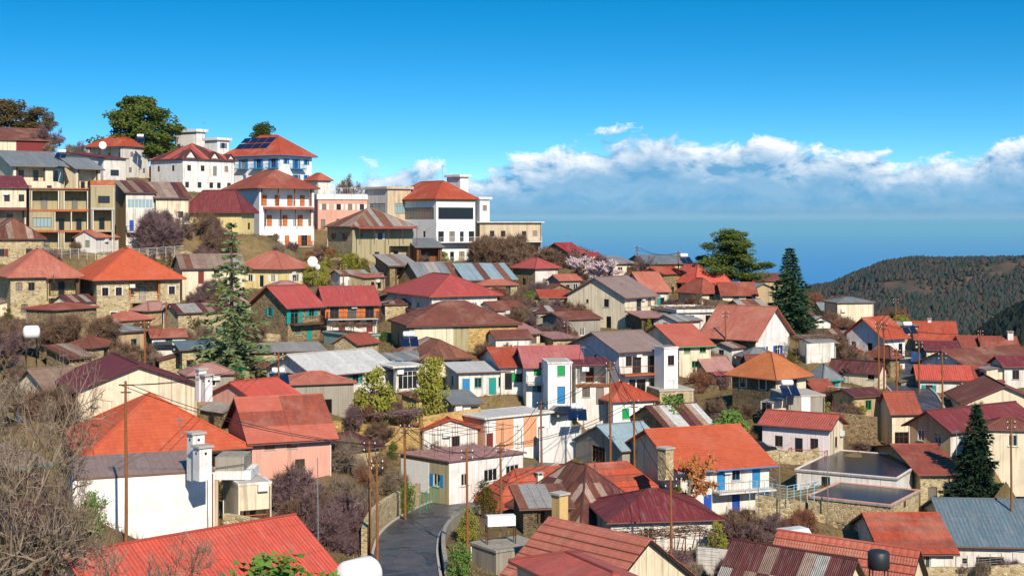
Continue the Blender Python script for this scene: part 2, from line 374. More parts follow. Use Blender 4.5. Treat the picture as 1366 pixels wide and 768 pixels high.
def facexf(face, W_, D_):
    """local x along the face (left to right as seen from outside), outward -y"""
    return {'F': ((0, 0), 0.0, W_), 'L': ((0, D_), -math.pi / 2, D_), 'R': ((W_, 0), math.pi / 2, D_), 'B': ((W_, D_), math.pi, W_)}[face]
def fpt(face, W_, D_, x, y, z):
    (ox, oy), a, _ = facexf(face, W_, D_)
    return (ox + x * math.cos(a) - y * math.sin(a), oy + x * math.sin(a) + y * math.cos(a), z)
def wallface(b, face, W_, D_, H, holes, z0=-4.5):
    L = facexf(face, W_, D_)[2]
    xs = sorted({0, L} | {q for h in holes for q in h[:2]}); zs = sorted({z0, H} | {q for h in holes for q in h[2:4]})
    T = lambda x, y, z: fpt(face, W_, D_, x, y, z)
    for i in range(len(xs) - 1):
        for j in range(len(zs) - 1):
            xm, zm = (xs[i] + xs[i + 1]) / 2, (zs[j] + zs[j + 1]) / 2
            if any(h[0] < xm < h[1] and h[2] < zm < h[3] for h in holes): continue
            b.poly([T(xs[i], 0, zs[j]), T(xs[i + 1], 0, zs[j]), T(xs[i + 1], 0, zs[j + 1]), T(xs[i], 0, zs[j + 1])])
    for (x0, x1, a, c, dep) in holes:
        b.poly([T(x0, 0, a), T(x0, dep, a), T(x0, dep, c), T(x0, 0, c)]); b.poly([T(x1, dep, a), T(x1, 0, a), T(x1, 0, c), T(x1, dep, c)])
        b.poly([T(x0, 0, a), T(x1, 0, a), T(x1, dep, a), T(x0, dep, a)]); b.poly([T(x0, dep, c), T(x1, dep, c), T(x1, 0, c), T(x0, 0, c)])
        b.poly([T(x0, dep, a), T(x1, dep, a), T(x1, dep, c), T(x0, dep, c)])
def newell(pts):
    n = Vector((0, 0, 0))
    for a, c in zip(pts, pts[1:] + pts[:1]):
        n += Vector(((a[1] - c[1]) * (a[2] + c[2]), (a[2] - c[2]) * (a[0] + c[0]), (a[0] - c[0]) * (a[1] + c[1])))
    return n.normalized()
def slope_axes(pts):
    n = newell([Vector(p) for p in pts])
    if n.z < 0: n = -n
    s = Vector((0, 0, -1)) + n * n.z
    if s.length < .02: s = Vector((0, -1, 0))
    s.normalize(); return n, n.cross(s) * -1, s
def slab(b, polys, t, mi=0):
    edges = {}
    K = lambda p: (round(p[0], 3), round(p[1], 3), round(p[2], 3))
    for pl in polys:
        for a, c in zip(pl, pl[1:] + pl[:1]): edges.setdefault(frozenset((K(a), K(c))), []).append((a, c))
    for pl in polys:
        n, e, s = slope_axes(pl); pl = [Vector(p) for p in pl]
        if newell(pl).z < 0: pl = pl[::-1]
        up = [p + Vector((0, 0, t)) for p in pl]
        b.poly(up, [(p.dot(e), p.dot(s)) for p in up], mi); b.poly(pl[::-1], None, mi)
    for k, l in edges.items():
        if len(l) == 1:
            a, c = Vector(l[0][0]), Vector(l[0][1]); z = Vector((0, 0, t)); b.poly([a, c, c + z, a + z], [(0, 0)] * 4, mi)
def clip(pts, ax, lo, hi):
    for sgn, lim in ((1, lo), (-1, -hi)):
        out = []
        for a, c in zip(pts, pts[1:] + pts[:1]):
            da, dc = sgn * a.dot(ax) - lim, sgn * c.dot(ax) - lim
            if da >= 0: out.append(a)
            if (da >= 0) != (dc >= 0): out.append(a + (c - a) * (da / (da - dc)))
        pts = out
        if len(pts) < 3: return []
    return pts
def roof_polys(kind, W_, D_, H, rise, oh, ohe):
    """Top polygons (before thickness). rise: ridge above eave wall line."""
    if kind == 'flat': return [[(-oh, -oh, H), (W_ + oh, -oh, H), (W_ + oh, D_ + oh, H), (-oh, D_ + oh, H)]], []
    if kind in ('sF', 'sL', 'sB', 'sR'):
        L = D_ if kind in ('sF', 'sB') else W_; k = rise / L
        def z(u, v): return H + k * {'sF': v, 'sB': D_ - v, 'sL': u, 'sR': W_ - u}[kind]
        c = [(-oh, -oh), (W_ + oh, -oh), (W_ + oh, D_ + oh), (-oh, D_ + oh)]
        return [[(u, v, z(u, v)) for u, v in c]], []
    if kind in ('gu', 'gv'):
        sw = kind == 'gv'; A, B = (W_, D_) if not sw else (D_, W_)
        k = rise / (B / 2); ze = H - k * oh; zr = H + rise
        S = lambda u, v, z: (v, u, z) if sw else (u, v, z)
        p = [[S(-ohe, -oh, ze), S(A + ohe, -oh, ze), S(A + ohe, B / 2, zr), S(-ohe, B / 2, zr)], [S(A + ohe, B + oh, ze), S(-ohe, B + oh, ze), S(-ohe, B / 2, zr), S(A + ohe, B / 2, zr)]]
        return p, [(S(-ohe, B / 2, zr), S(A + ohe, B / 2, zr))]
    if kind == 'hip':
        sw = D_ > W_; A, B = (W_, D_) if not sw else (D_, W_)
        k = rise / (B / 2); ze = H - k * oh; zr = H + rise; i = min(B / 2, A / 2 - .02)
        S = lambda u, v, z: (v, u, z) if sw else (u, v, z)
        a, b_, c, d = S(-oh, -oh, ze), S(A + oh, -oh, ze), S(A + oh, B + oh, ze), S(-oh, B + oh, ze); r0, r1 = S(i, B / 2, zr), S(A - i, B / 2, zr)
        return [[a, b_, r1, r0], [c, d, r0, r1], [d, a, r0], [b_, c, r1]], [(r0, r1), (a, r0), (d, r0), (b_, r1), (c, r1)]
HOUSES = []
def solve(xc, xt, d, ux, uy):
    k = (xt - CX) / FPX; cx = (xc - CX) / FPX * d
    return (k * d - cx) / (ux - k * uy)
def parse(ops):
    out = []
    for blk in [q for q in ops.replace('\n', ' ').split(';') if q.strip()]:
        head, toks = blk.strip().split(':'); face, st = head[0], head[1:]
        for tk in toks.split():
            k = tk[0]; body = tk[1:]; col = None
            if body and body[-1].isalpha(): col = body[-1]; body = body[:-1]
            if '-' in body: a, c = body.split('-'); pos = (float(a), float(c))
            else: pos = float(body)
            out.append((face, float(st), k, pos, col))
    return out
def H(name, label, xc, xl, xr, ye, yb, d, th, roof, ry, rmat, wmat, ops='', ns=2, oh=.45, D=None, W=None, fr='frame_brown', sh=None, sur=None, sheets=None, sw=.9, rows=None, trim=None,
      rise=None, rl='iron', cm=None, chim=None, floor=None, group=None, cat='house', ohe=None, cap=True, dz=0, post='timber', ground=True, wl=None, wr=None, slabm='slab', bd=1.2, cdp=1.7, lg=1.7, gl='glass', roofname='roof', gap=.012):
    rnd = random.Random(label); d = DS(d)
    if D: D *= 1.25
    a = R(th) - math.atan((xc - CX) / FPX); uR = (math.cos(a), math.sin(a)); uL = (-math.sin(a), math.cos(a))
    W_ = W or solve(xc, xr, d, *uR); D_ = D or solve(xc, xl, d, *uL)
    if not (2.5 < W_ < 24) or not (2.5 < D_ < 18): print('SIZE', name, label[:30], round(W_, 1), round(D_, 1))
    W_ = min(max(W_, 2), 34); D_ = min(max(D_, 2.5), 22)
    C = P0(xc, yb, d); Hh = (yb - ye) / FPX * d
    root = empty(name, C, a, label, cat, group)
    ctr = Vector((C.x + uR[0] * W_ / 2 + uL[0] * D_ / 2, C.y + uR[1] * W_ / 2 + uL[1] * D_ / 2, 0))
    if rise is None and roof != 'flat':
        py = ctr.y
        if roof in ('sF', 'sB', 'sL', 'sR'):
            f = {'sF': (.5, 1), 'sB': (.5, 0), 'sL': (1, .5), 'sR': (0, .5)}[roof]
            py = C.y + uR[1] * W_ * f[0] + uL[1] * D_ * f[1]
        rise = (HY - ry) / FPX * py - (C.z + Hh)
        if not .15 < rise < 4.5: print('RISE', name, label[:30], round(rise, 2)); rise = min(max(rise, .25), 4.2)
    if not 2.2 < Hh < 16: print('HEIGHT', name, label[:30], round(Hh, 1))
    HOUSES.append((name, round(W_, 1), round(D_, 1), round(Hh, 1), rise and round(rise, 1)))
    if ground:
        for f0 in (0, .5, 1):
            for f1 in (0, .5, 1):
                CTRL.append((C.x + uR[0] * W_ * f0 + uL[0] * D_ * f1, C.y + uR[1] * W_ * f0 + uL[1] * D_ * f1, C.z + (.0 if f1 == 0 else .25)))
    hs_ = floor or Hh / ns
    holes = {k: [] for k in 'FLRB'}; later = []
    for face, st, k, pos, col in parse(ops):
        L = facexf(face, W_, D_)[2]; z0 = st * hs_
        if k in KIND:
            w, h, zz = KIND[k]; h = min(h, hs_ - zz - .15, Hh - z0 - zz - .12)
            x = pos * L if not isinstance(pos, tuple) else (pos[0] + pos[1]) / 2 * L
            if isinstance(pos, tuple): w = (pos[1] - pos[0]) * L
            w = min(w, L * .9); x = min(max(x, w / 2 + .08), L - w / 2 - .08); w = round(w, 2); h = round(h, 2)
            if h < .3: continue
            hole = (x - w / 2, x + w / 2, z0 + zz, z0 + zz + h)
            if any(hole[0] < g[1] + .02 and hole[1] > g[0] - .02 and hole[2] < g[3] and hole[3] > g[2] for g in holes[face]):
                continue
            holes[face].append(hole + (.14,))
            c = SHUT[col] if col else sh
            later.append((face, k, w, h, c, x, z0 + zz, 0))
        elif k == 'G':
            x0, x1 = pos[0] * L, pos[1] * L; zt = min(z0 + hs_ - .3, Hh - .1)
            dep = min(lg, (D_ if face in 'FB' else W_) - .5)
            holes[face].append((max(x0, .1), min(x1, L - .1), z0 + .05, zt, dep))
            later.append((face, 'G', x1 - x0, zt - z0, col, x0, z0, dep))
    b = MB()
    for f in 'FLRB':
        wallface(b, f, W_, D_, Hh, holes[f])
    if roof in ('gu', 'gv'):
        if roof == 'gu':
            b.poly([(0, D_, Hh), (0, 0, Hh), (0, D_ / 2, Hh + rise)]); b.poly([(W_, 0, Hh), (W_, D_, Hh), (W_, D_ / 2, Hh + rise)])
        else:
            b.poly([(0, 0, Hh), (W_, 0, Hh), (W_ / 2, 0, Hh + rise)]); b.poly([(W_, D_, Hh), (0, D_, Hh), (W_ / 2, D_, Hh + rise)])
    elif roof[0] == 's':
        k = {'sF': lambda u, v: v / D_, 'sB': lambda u, v: 1 - v / D_, 'sL': lambda u, v: u / W_, 'sR': lambda u, v: 1 - u / W_}[roof]
        cs = [(0, 0), (W_, 0), (W_, D_), (0, D_)]
        for (p, q) in zip(cs, cs[1:] + cs[:1]):
            pts = [(p[0], p[1], Hh), (q[0], q[1], Hh)]
            if k(*q) > 0: pts.append((q[0], q[1], Hh + rise * k(*q)))
            if k(*p) > 0: pts.append((p[0], p[1], Hh + rise * k(*p)))
            if len(pts) > 2: b.poly(pts)
    # a second wall material may clothe the left or right face
    n_ = len(b.f); mats = [wmat]
    def assign(test, mt):
        mats.append(mt)
        for i, fc in enumerate(b.f):
            if all(test(b.v[q]) for q in fc): b.mi[i] = len(mats) - 1
    if wl: assign(lambda p: p[0] < .2, wl)
    if wr: assign(lambda p: p[1] < .2, wr)
    b.build('wall', mats, root)
    # roof
    t = .14; polys, ridges = roof_polys(roof, W_, D_, Hh, rise or 0, oh, oh if ohe is None else ohe)
    if roof == 'flat':
        b = MB(); b.box(-oh, W_ + oh, -oh, D_ + oh, Hh + .004, Hh + .2); rf = b.build(roofname, slabm, root)
        ph = rise if rise else 0
        b = MB(); b.poly([(.2, .2, Hh + .21), (W_ - .2, .2, Hh + .21), (W_ - .2, D_ - .2, Hh + .21), (.2, D_ - .2, Hh + .21)]); b.build('roof_covering', rmat, root)
        if ph:
            b = MB(); z0, z1 = Hh + .2, Hh + .2 + ph
            for q in ((-oh, W_ + oh, -oh, -oh + .2), (-oh, W_ + oh, D_ + oh - .2, D_ + oh), (-oh, -oh + .2, -oh + .2, D_ + oh - .2), (W_ + oh - .2, W_ + oh, -oh + .2, D_ + oh - .2)): b.box(*q, z0, z1)
            b.build('parapet', trim or wmat, root)
    else:
        b = MB(); slab(b, polys, t); rf = b.build('roof', ('timber' if gap < .03 else 'frame_dark') if sheets else rmat, root)
        if sheets:
            for pl in polys:
                n, e, s = slope_axes(pl); pl = [Vector(p) + Vector((0, 0, t + .008)) for p in pl]
                if newell(pl).z < 0: pl = pl[::-1]
                q = [p.dot(e) for p in pl]; lo, hi = min(q), max(q); k = max(1, round((hi - lo) / sw)); w_ = (hi - lo) / k
                sq = [p.dot(s) for p in pl]; s0, s1 = min(sq), max(sq); m = 1 if not rows else max(1, round((s1 - s0) / rows)); sh_ = (s1 - s0) / m
                if ctr.y > 0 and n.y > .55 and False: continue
                for i in range(k):
                    for j in range(m):
                        c = clip(clip(pl, e, lo + i * w_ + .012, lo + (i + 1) * w_ - .012), s, s0 + j * sh_ + (gap if j else -.03), s0 + (j + 1) * sh_)
                        if len(c) < 3: continue
                        jz = rnd.uniform(0, .035) + (.01 if (i + j) % 2 else 0); c = [p + n * jz for p in c]
                        bb = MB(); slab(bb, [c], .03 if gap < .02 else .07); bb.build('roof_sheet', rnd.choice(sheets), rf)
        if cap and ridges:
            b = MB()
            for p, q in ridges:
                z = Vector((0, 0, t + .03)); b.bar(Vector(p) + z, Vector(q) + z, .1, 6)
            b.build('ridge_cap', trim if (trim and sheets is None and False) else (rmat if not sheets else sheets[0]), rf)
        # fascia / gutter along the low edges
        for pl in polys:
            zmin = min(p[2] for p in pl)
            for p, q in zip(pl, pl[1:] + pl[:1]):
                if abs(p[2] - zmin) < .01 and abs(q[2] - zmin) < .01:
                    b = MB(); b.bar(Vector(p) + Vector((0, 0, .03)), Vector(q) + Vector((0, 0, .03)), .075, 6); b.build('gutter', trim or 'gutter', rf)
    # openings, loggias
    far = d > 230
    for face, k, w, h, c, x, z, dep in later:
        rz = facexf(face, W_, D_)[1]
        if k == 'G':
            p0, p1 = fpt(face, W_, D_, x + .12, .06, z + .05), fpt(face, W_, D_, x + w - .12, .06, z + .05)
            if c != 'n': railing('railing', root, [p0, p1], SHUT.get(c, rl), .95)
            n = max(1, int(w / 2.6))
            for i in range(n):
                xx = x + w * (i + .5) / n
                loc = fpt(face, W_, D_, xx, dep - .14, z + .06); opening(root, 'd', .95, min(2.1, h - .3), fr, sh, loc, rz, None, 'glass', True)
            m = max(2, int(w / 2.8) + 1)
            for i in range(m):
                xx = x + .2 + (w - .4) * i / (m - 1)
                q = fpt(face, W_, D_, xx, .12, 0); bb = MB(); bb.box(q[0] - .09, q[0] + .09, q[1] - .09, q[1] + .09, z + .05, z + h); bb.build('column', post, root)
        else:
            opening(root, k, w, h, fr, c, fpt(face, W_, D_, x, 0, z), rz, sur, gl, far)
    for face, st, k, pos, col in parse(ops):
        L = facexf(face, W_, D_)[2]; z = st * hs_; T = lambda x, y, zz: fpt(face, W_, D_, x, y, zz)
        if k == 'B':
            x0, x1 = pos[0] * L, pos[1] * L; bb = MB(); dp = bd
            pts = [T(x0, -.002, 0), T(x1, -.002, 0), T(x1, -dp, 0), T(x0, -dp, 0)]
            xs = [p[0] for p in pts]; ys = [p[1] for p in pts]
            bb.box(min(xs), max(xs), min(ys), max(ys), z - .16, z); bl = bb.build('balcony', slabm, root)
            railing('railing', bl, [T(x0, -.03, z), T(x0, -dp + .05, z), T(x1, -dp + .05, z), T(x1, -.03, z)], SHUT.get(col, rl), 1.0)
        elif k == 'C':
            x0, x1 = pos[0] * L, pos[1] * L; zt = z + hs_ * .96; dp = cdp
            pl = [T(x0, -dp, zt - .45), T(x1, -dp, zt - .45), T(x1, -.01, zt), T(x0, -.01, zt)]
            bb = MB(); slab(bb, [pl], .07); cn = bb.build('canopy', SHUT.get(col, cm or rmat), root)
            for x in np.linspace(x0 + .15, x1 - .15, max(2, int((x1 - x0) / 2.8) + 1)):
                bb = MB(); bb.bar(T(x, -dp + .15, z - (0 if z > .5 else 1.0)), T(x, -dp + .15, zt - .4), .06); bb.build('post', post, cn)
        elif k == 'P':      # coloured wall panel or pilaster standing proud of the wall
            x0, x1 = pos[0] * L, pos[1] * L; pts = [T(x0, -.003, 0), T(x1, -.05, 0)]
            xs = [p[0] for p in pts]; ys = [p[1] for p in pts]; bb = MB(); bb.box(min(xs), max(xs), min(ys), max(ys), z + .1, min(z + hs_ - .05, Hh - .05)); bb.build('wall_panel', SHUT.get(col, 'peach'), root)
        elif k == 'H':      # floor band
            x0, x1 = pos[0] * L, pos[1] * L; pts = [T(x0, -.004, 0), T(x1, -.09, 0)]
            xs = [p[0] for p in pts]; ys = [p[1] for p in pts]; bb = MB(); bb.box(min(xs), max(xs), min(ys), max(ys), z - .25, z + .12); bb.build('floor_band', slabm, root)
    for cdef in (chim or []):
        u, v, w, hgt, mt = cdef; zc = Hh + (rise or 0) * .35
        bb = MB(); bb.box(u * W_ - w / 2, u * W_ + w / 2, v * D_ - w / 2, v * D_ + w / 2, zc - .6, Hh + (rise or 0) + hgt)
        ch = bb.build('chimney', mt, rf)
        bb = MB(); z = Hh + (rise or 0) + hgt; bb.box(u * W_ - w / 2 - .1, u * W_ + w / 2 + .1, v * D_ - w / 2 - .1, v * D_ + w / 2 + .1, z + .25, z + .33)
        for sx in (-1, 1):
            for sy in (-1, 1): bb.box(u * W_ + sx * w * .38 - .07, u * W_ + sx * w * .38 + .07, v * D_ + sy * w * .38 - .07, v * D_ + sy * w * .38 + .07, z, z + .25)
        bb.build('chimney_cap', 'slab', ch)
    if Hh > 2.3:
        for (uu, vv) in ((W_ - .15, -.09), (-.09, D_ - .2)):
            if rnd.random() < .7: bb = MB(); bb.bar((uu, vv, -.5), (uu, vv, Hh - .15), .05, 6); bb.build('downpipe', rnd.choice(('gutter', 'rail_white', 'steel')), root)
        if rnd.random() < .35 and d < 260:
            xx = W_ * rnd.uniform(.15, .85); zz = hs_ * (int(ns) - 1) + min(2.1, hs_ * .7); bb = MB(); bb.box(xx - .42, xx + .42, -.34, -.03, zz, zz + .55); bb.build('air_conditioner', 'rail_white', root)
        if 'L0' not in ops and D_ > 5 and Hh > 2.6 and rnd.random() < .55:
            w0 = D_ * rnd.uniform(.35, .6); v0 = rnd.uniform(.3, D_ - w0 - .3); dp = rnd.uniform(1.6, 2.6); h0 = rnd.uniform(1.9, 2.3); h1 = min(h0 + .6, Hh - .25); bb = MB()
            bb.poly([(-dp, v0 + w0, -3), (-dp, v0, -3), (-dp, v0, h0), (-dp, v0 + w0, h0)]); bb.poly([(-dp, v0, -3), (-.01, v0, -3), (-.01, v0, h1), (-dp, v0, h0)]); bb.poly([(-.01, v0 + w0, -3), (-dp, v0 + w0, -3), (-dp, v0 + w0, h0), (-.01, v0 + w0, h1)]); lt = bb.build('lean_to', rnd.choice(('stone', 'cream', 'concrete', 'stone_pale')), root)
            bb = MB(); slab(bb, [[(-dp - .3, v0 - .25, h0 - .1), (-.005, v0 - .25, h1 + .02), (-.005, v0 + w0 + .25, h1 + .02), (-dp - .3, v0 + w0 + .25, h0 - .1)]], .06); bb.build('lean_to_roof', rnd.choice(('r_rust', 'r_tan', 'r_zinc', 'm_palepink', 'm_grey')), lt)
            opening(lt, 'd', .9, 1.75, 'frame_brown', None, (-dp - .13, v0 + w0 * .5, .02), -math.pi / 2, None, 'glass', True)
    root['_w'] = W_; root['_d'] = D_; root['_h'] = Hh; root['_r'] = rise or 0
    return root
# ------------------------------------------------------------------ the houses (photo columns / rows, distance in metres, yaw)
RUST = ['r_rust', 'r_rust2', 'r_pale', 'r_rust', 'r_tan']; RPALE = ['r_pale', 'r_tan', 'r_rust2', 'r_zinc']; RZ = ['r_zinc', 'r_zinc', 'r_tan', 'm_grey']; RSTR = ['r_rust', 'r_tan', 'r_pale', 'r_maroon']
RMAR = ['r_maroon', 'r_maroon', 'r_tan', 'r_zinc']
# --- top of the slope
H('cottage', 'low cream cottage with brown tiled roof below the dark pine clump', -6, -34, 66, 186, 214, 252, 10, 'gu', 172, 't_brown', 'cream', 'F0:w.15 P.38-.98m;L0:w.5', 1)
H('house', 'cream house with wide grey metal roof and glazed upper veranda', 18, -32, 86, 221, 262, 214, 14, 'gu', 203, 'm_grey', 'cream', 'F1:G.05-.62 d.82;L1:w.4;F0:w.3 w.7', 2, oh=.8, gl='glass')
H('house', 'narrow cream gabled house with grey metal roof and dark veranda windows', 101, 62, 134, 224, 256, 222, 38, 'gu', 211, 'm_grey', 'cream', 'F0:G.1-.9;L0:d.6 w.25', 1, oh=.7)
H('house', 'white upper house with small red hipped roof and shaded side veranda', 166, 114, 199, 194, 236, 264, 50, 'hip', 182, 't_orange', 'white', 'F1:w.3 w.75;F0:w.25 t.6 w.8;L1:G.1-.9;L0:w.3 w.7', 2, fr='frame_white', chim=[(.8, .5, .7, .3, 'concrete')])
H('annex', 'white flat annex with maroon lean-to roof and green shutter', 138, 92, 168, 211, 240, 244, 30, 'sF', 205, 'm_maroon', 'white', 'L0:s.75g w.3;F0:W.5', 1)
H('guest_house', 'long white guest house with faded red roof and little gables', 244, 201, 312, 211, 256, 254, 33, 'hip', 193, 'r_maroon', 'white_clean', 'F1:w.12 w.38 d.62 w.85;F0:w.08 w.32 w.55 w.7 w.9;L1:w.25 w.7;L0:w.5', 2, fr='frame_brown', sheets=['m_red', 'r_maroon', 'm_coral', 'r_maroon'], sw=1.0)
H('white_block', 'plain white stair tower with flat roof above the faded red roof', 262, 233, 274, 176, 215, 288, 40, 'flat', 0, 'slab', 'white_clean', 'L0:P.3-.9w', 1, rise=.5, slabm='white')
H('white_block', 'white flat-roofed wing beside the solar panelled hotel roof', 290, 273, 306, 187, 235, 282, 40, 'flat', 0, 'slab', 'white_clean', 'F2:w.5k', 3, rise=.4, slabm='white')
hotel = H('hotel', 'tall white hotel with blue shutters, blue balconies and orange hipped roof', 374, 302, 416, 203, 266, 272, 50, 'hip', 177, 't_orange', 'white_bright',
  'L2:w.1k D.32k D.6k D.87k B.22-.42k B.5-.7k B.78-.97k;L1:d.12k d.34k d.6k d.8k;L0:w.2k w.5k w.8k;F2:w.18k D.5k w.82k B.3-.7k;F1:w.18k D.5k w.82k;F0:w.5k B.02-.98k', 3, fr='skyblue', oh=1.0, trim='skyblue', slabm='skyblue', rl='rail_white')
H('white_house', 'small white house with orange roof right behind the terrace railing', 424, 408, 441, 239, 272, 262, 30, 'hip', 232, 't_orange', 'white', 'F0:w.5;L0:w.5', 1)
H('terrace_building', 'long pink building with white roof terrace', 424, 417, 493, 266, 306, 243, 8, 'flat', 0, 'slab', 'pink', 'F1:w.12w w.4w w.62w w.85w;F0:d.1 w.4 w.7', 2, rise=.9, trim='white_clean', slabm='white_clean', D=9, oh=.25)
H('villa', 'white three-storey house with arcaded verandas under a red-brown hipped roof', 346, 303, 419, 248, 329, 214, 22, 'hip', 228, 't_terracotta', 'white_bright',
  'F2:G.03-.96;F1:G.1-.95;F0:D.2o d.5o D.82o B.1-.95;F1:C.06-.98', 3, fr='frame_brown', sh='orange_wood', oh=.9, rl='wood_brown', post='wood_brown', cm='t_terracotta', cdp=.9)
H('house', 'cream house with maroon hipped roof hidden behind brown bushes', 322, 246, 339, 278, 313, 204, 62, 'hip', 255, 'm_maroon', 'lemon', 'F0:w.6;L0:w.8 w.5', 1, oh=.7)
H('house', 'narrow house with white glazed front and rust striped roof', 168, 152, 206, 257, 335, 196, 12, 'sF', 243, 'r_rust', 'white', 'F2:V.05-.95;F1:d.2b d.62b B0-1;F0:d.3k d.7k B0-1;L2:t.5', 3, sheets=RSTR, sw=1.2, wl='tan', fr='frame_white', gl='glass_light', D=7)
H('house', 'small cream house with streaked rusty roof and long wooden balcony', 208, 203, 252, 264, 298, 198, 10, 'sF', 245, 'r_rust', 'cream', 'F0:w.3 w.75 B0-1', 1, sheets=RSTR, sw=1.2, D=7, rl='rail_white')
H('apartment_house', 'unfinished concrete house with open columned floors and brick bands', 39, 30, 120, 252, 336, 190, 3, 'flat', 0, 'm_maroon', 'olive',
  'F2:G.02-.5n G.55-.98n;F1:V.06-.36 G.4-.98n;F0:G.1-.5n G.55-.95n;F2:H0-1;F1:H0-1', 3, D=8, oh=.3, post='white', slabm='brickband', lg=2.4, gl='glass_light')
H('apartment_house', 'olive rendered block with barred window above open white framed bays', 121, 119, 153, 249, 336, 189, 3, 'flat', 0, 'brickband', 'olive', 'F2:W.55;F1:G.05-.95n;F0:G.05-.95n;F2:H0-1', 3, D=8, rise=.9, trim='brickband', oh=.05, post='white', lg=2.6)
H('house', 'peach house with maroon roof at the end of the terrace row', -8, -30, 35, 250, 302, 187, 6, 'sF', 236, 'm_maroon', 'cream', 'F1:w.4 w.85;F0:G.1-.95;F0:C0-1', 2, D=7, cm='m_maroon')
H('stone_cottage', 'stone cottage under a rusty hipped sheet roof', -12, -40, 58, 317, 350, 171, 8, 'hip', 292, 'r_rust', 'stone_pale', 'F0:w.72 w.2m', 1, sheets=RUST, sw=1.0)
H('stone_house', 'stone house with rusty hipped roof and maroon shutters above the yellow bushes', 470, 437, 551, 301, 352, 205, 24, 'hip', 279, 'r_rust', 'stone_pale', 'L1:w.25m w.7m;F1:t.15 w.45w;F0:w.4 G.6-.95;F1:C.02-.98', 2, sheets=RPALE, sw=1.0, wr='olive', cm='m_coral', cdp=2.6, oh=.6)
H('hotel_wing', 'beige hotel wing with green tinted wide windows', 517, 487, 548, 252, 352, 238, 30, 'flat', 0, 'slab', 'beige', 'F2:X.3-.9;L2:X.2-.9;F1:w.3 w.7', 3, rise=.3, gl='glass_light', wl='white')
H('hotel', 'white hotel with glazed restaurant floor, yellow band and red roof', 582, 520, 634, 263, 350, 229, 32, 'hip', 243, 't_orange', 'white_bright',
  'F3:P.02-.98l;F2:Z.02-.98;L2:Z.05-.95;F1:D.12 D.4 d.65 D.9 B0-1;F0:D.15 d.4 D.65 d.9 B0-1;L3:P.02-.98l;L1:w.25 w.5 w.75;L0:w.3 w.7', 4, bd=1.7, floor=4.1, fr='frame_dark', oh=.6, rl='rail_white', slabm='white_clean')
H('white_block', 'white roof block standing above the red hotel roof', 614, 596, 625, 236, 300, 246, 35, 'flat', 0, 'slab', 'white_clean', '', 3, rise=.3, slabm='white')
H('hotel_wing', 'low white wing behind the glazed hotel', 640, 632, 653, 266, 330, 246, 20, 'flat', 0, 'slab', 'white_clean', 'F2:w.5', 3, rise=.3, slabm='white')
H('terrace_house', 'beige flat-roofed house on concrete stilts with corner balcony', 640, 634, 722, 297, 347, 236, 6, 'flat', 0, 'slab', 'beige', 'F1:w.2 w.38 d.72 w.9 B.56-1;F0:G.05-.48n G.52-.98n', 2, D=8, oh=.6, rl='rail_white', slabm='white', wl='beige', post='concrete')
# --- second tier
H('house', 'stone house with broad pink-red hipped roof and porch', 14, -42, 106, 367, 426, 157, 9, 'hip', 333, 't_salmon', 'stone_pale', 'F1:w.12 w.3 G.55-.98;F0:w.2 G.55-.98n;F1:C.5-1', 2, fr='frame_brown', oh=.6, cm='t_salmon', D=10, cdp=1.0)
H('house', 'stone house with large orange pyramid roof and columned porch', 129, 100, 240, 370, 436, 160, 12, 'hip', 329, 't_orange2', 'stone_pale', 'F1:w.1 w.26 G.38-.76 w.9;F0:w.2 G.4-.75n w.9;L1:w.5', 2, fr='frame_brown', sur='white', post='orange_wood', oh=.8, rl='rail_white')
H('house', 'long low house with tan corrugated roof and white balcony wall', 243, 205, 326, 358, 400, 178, 8, 'gu', 340, 'r_tan', 'cream', 'F1:d.3m w.55 d.8;F0:w.3 w.7', 2, sheets=['r_tan', 'r_tan', 'r_rust2', 'r_zinc'], sw=1.1, D=8)
H('house', 'pale yellow house with salmon hipped roof behind the cedar', 376, 316, 413, 357, 384, 181, 55, 'hip', 336, 't_salmon', 'lemon', 'L0:w.3w d.55 w.8w;F0:W.5w', 1, fr='frame_white', oh=.6)
H('stone_house', 'stone house with bright red roof and teal doors', 384, 336, 428, 409, 456, 149, 34, 'gu', 382, 'm_red', 'stone', 'F1:D.2t w.72t B.05-.95;F0:w.3 d.65t;L1:w.5t', 2, fr='teal', rl='wood_brown', oh=.6, slabm='timber')
H('house', 'white house with bright red roof and orange doors', 436, 428, 503, 406, 444, 153, 8, 'gu', 383, 'm_red', 'white', 'F1:D.15o D.5o D.85o B0-1;F0:d.3m w.6 d.85m', 2, D=8, rl='iron_rust', oh=.6)
H('shed', 'low shed with blue-grey sheet roof and green railings', 243, 226, 332, 467, 503, 129, 6, 'sF', 455, 'm_slate', 'stone_pale', 'F0:G.3-.98g w.12', 1, D=6, rl='green')
H('house', 'old stone house with green shutters behind the green railings', 340, 332, 432, 470, 503, 131, 6, 'sF', 458, 'r_zinc', 'stone_pale', 'F0:w.15g w.3 w.55g d.8g B0-.6g', 1, D=6, rl='green', fr='frame_white')
H('shed', 'teal flat-roofed concrete box below the white balcony house', 478, 432, 505, 449, 468, 141, 30, 'flat', 0, 'm_dark', 'greyteal', '', 1, slabm='greyteal', oh=.2)
H('house', 'long house with white sheet roof and green shutters', 421, 356, 526, 500, 527, 117, 34, 'gu', 470, 'm_white', 'white', 'F0:w.12t d.3t w.5t w.75;L0:W.5w', 1, fr='teal', oh=.6)
H('house', 'small white house with pale flat roof and blue columns', 528, 505, 560, 490, 520, 121, 25, 'flat', 0, 'm_white', 'white', 'F0:X.5;L0:G.1-.9', 1, slabm='white', oh=.7, post='lightblue', fr='frame_white')
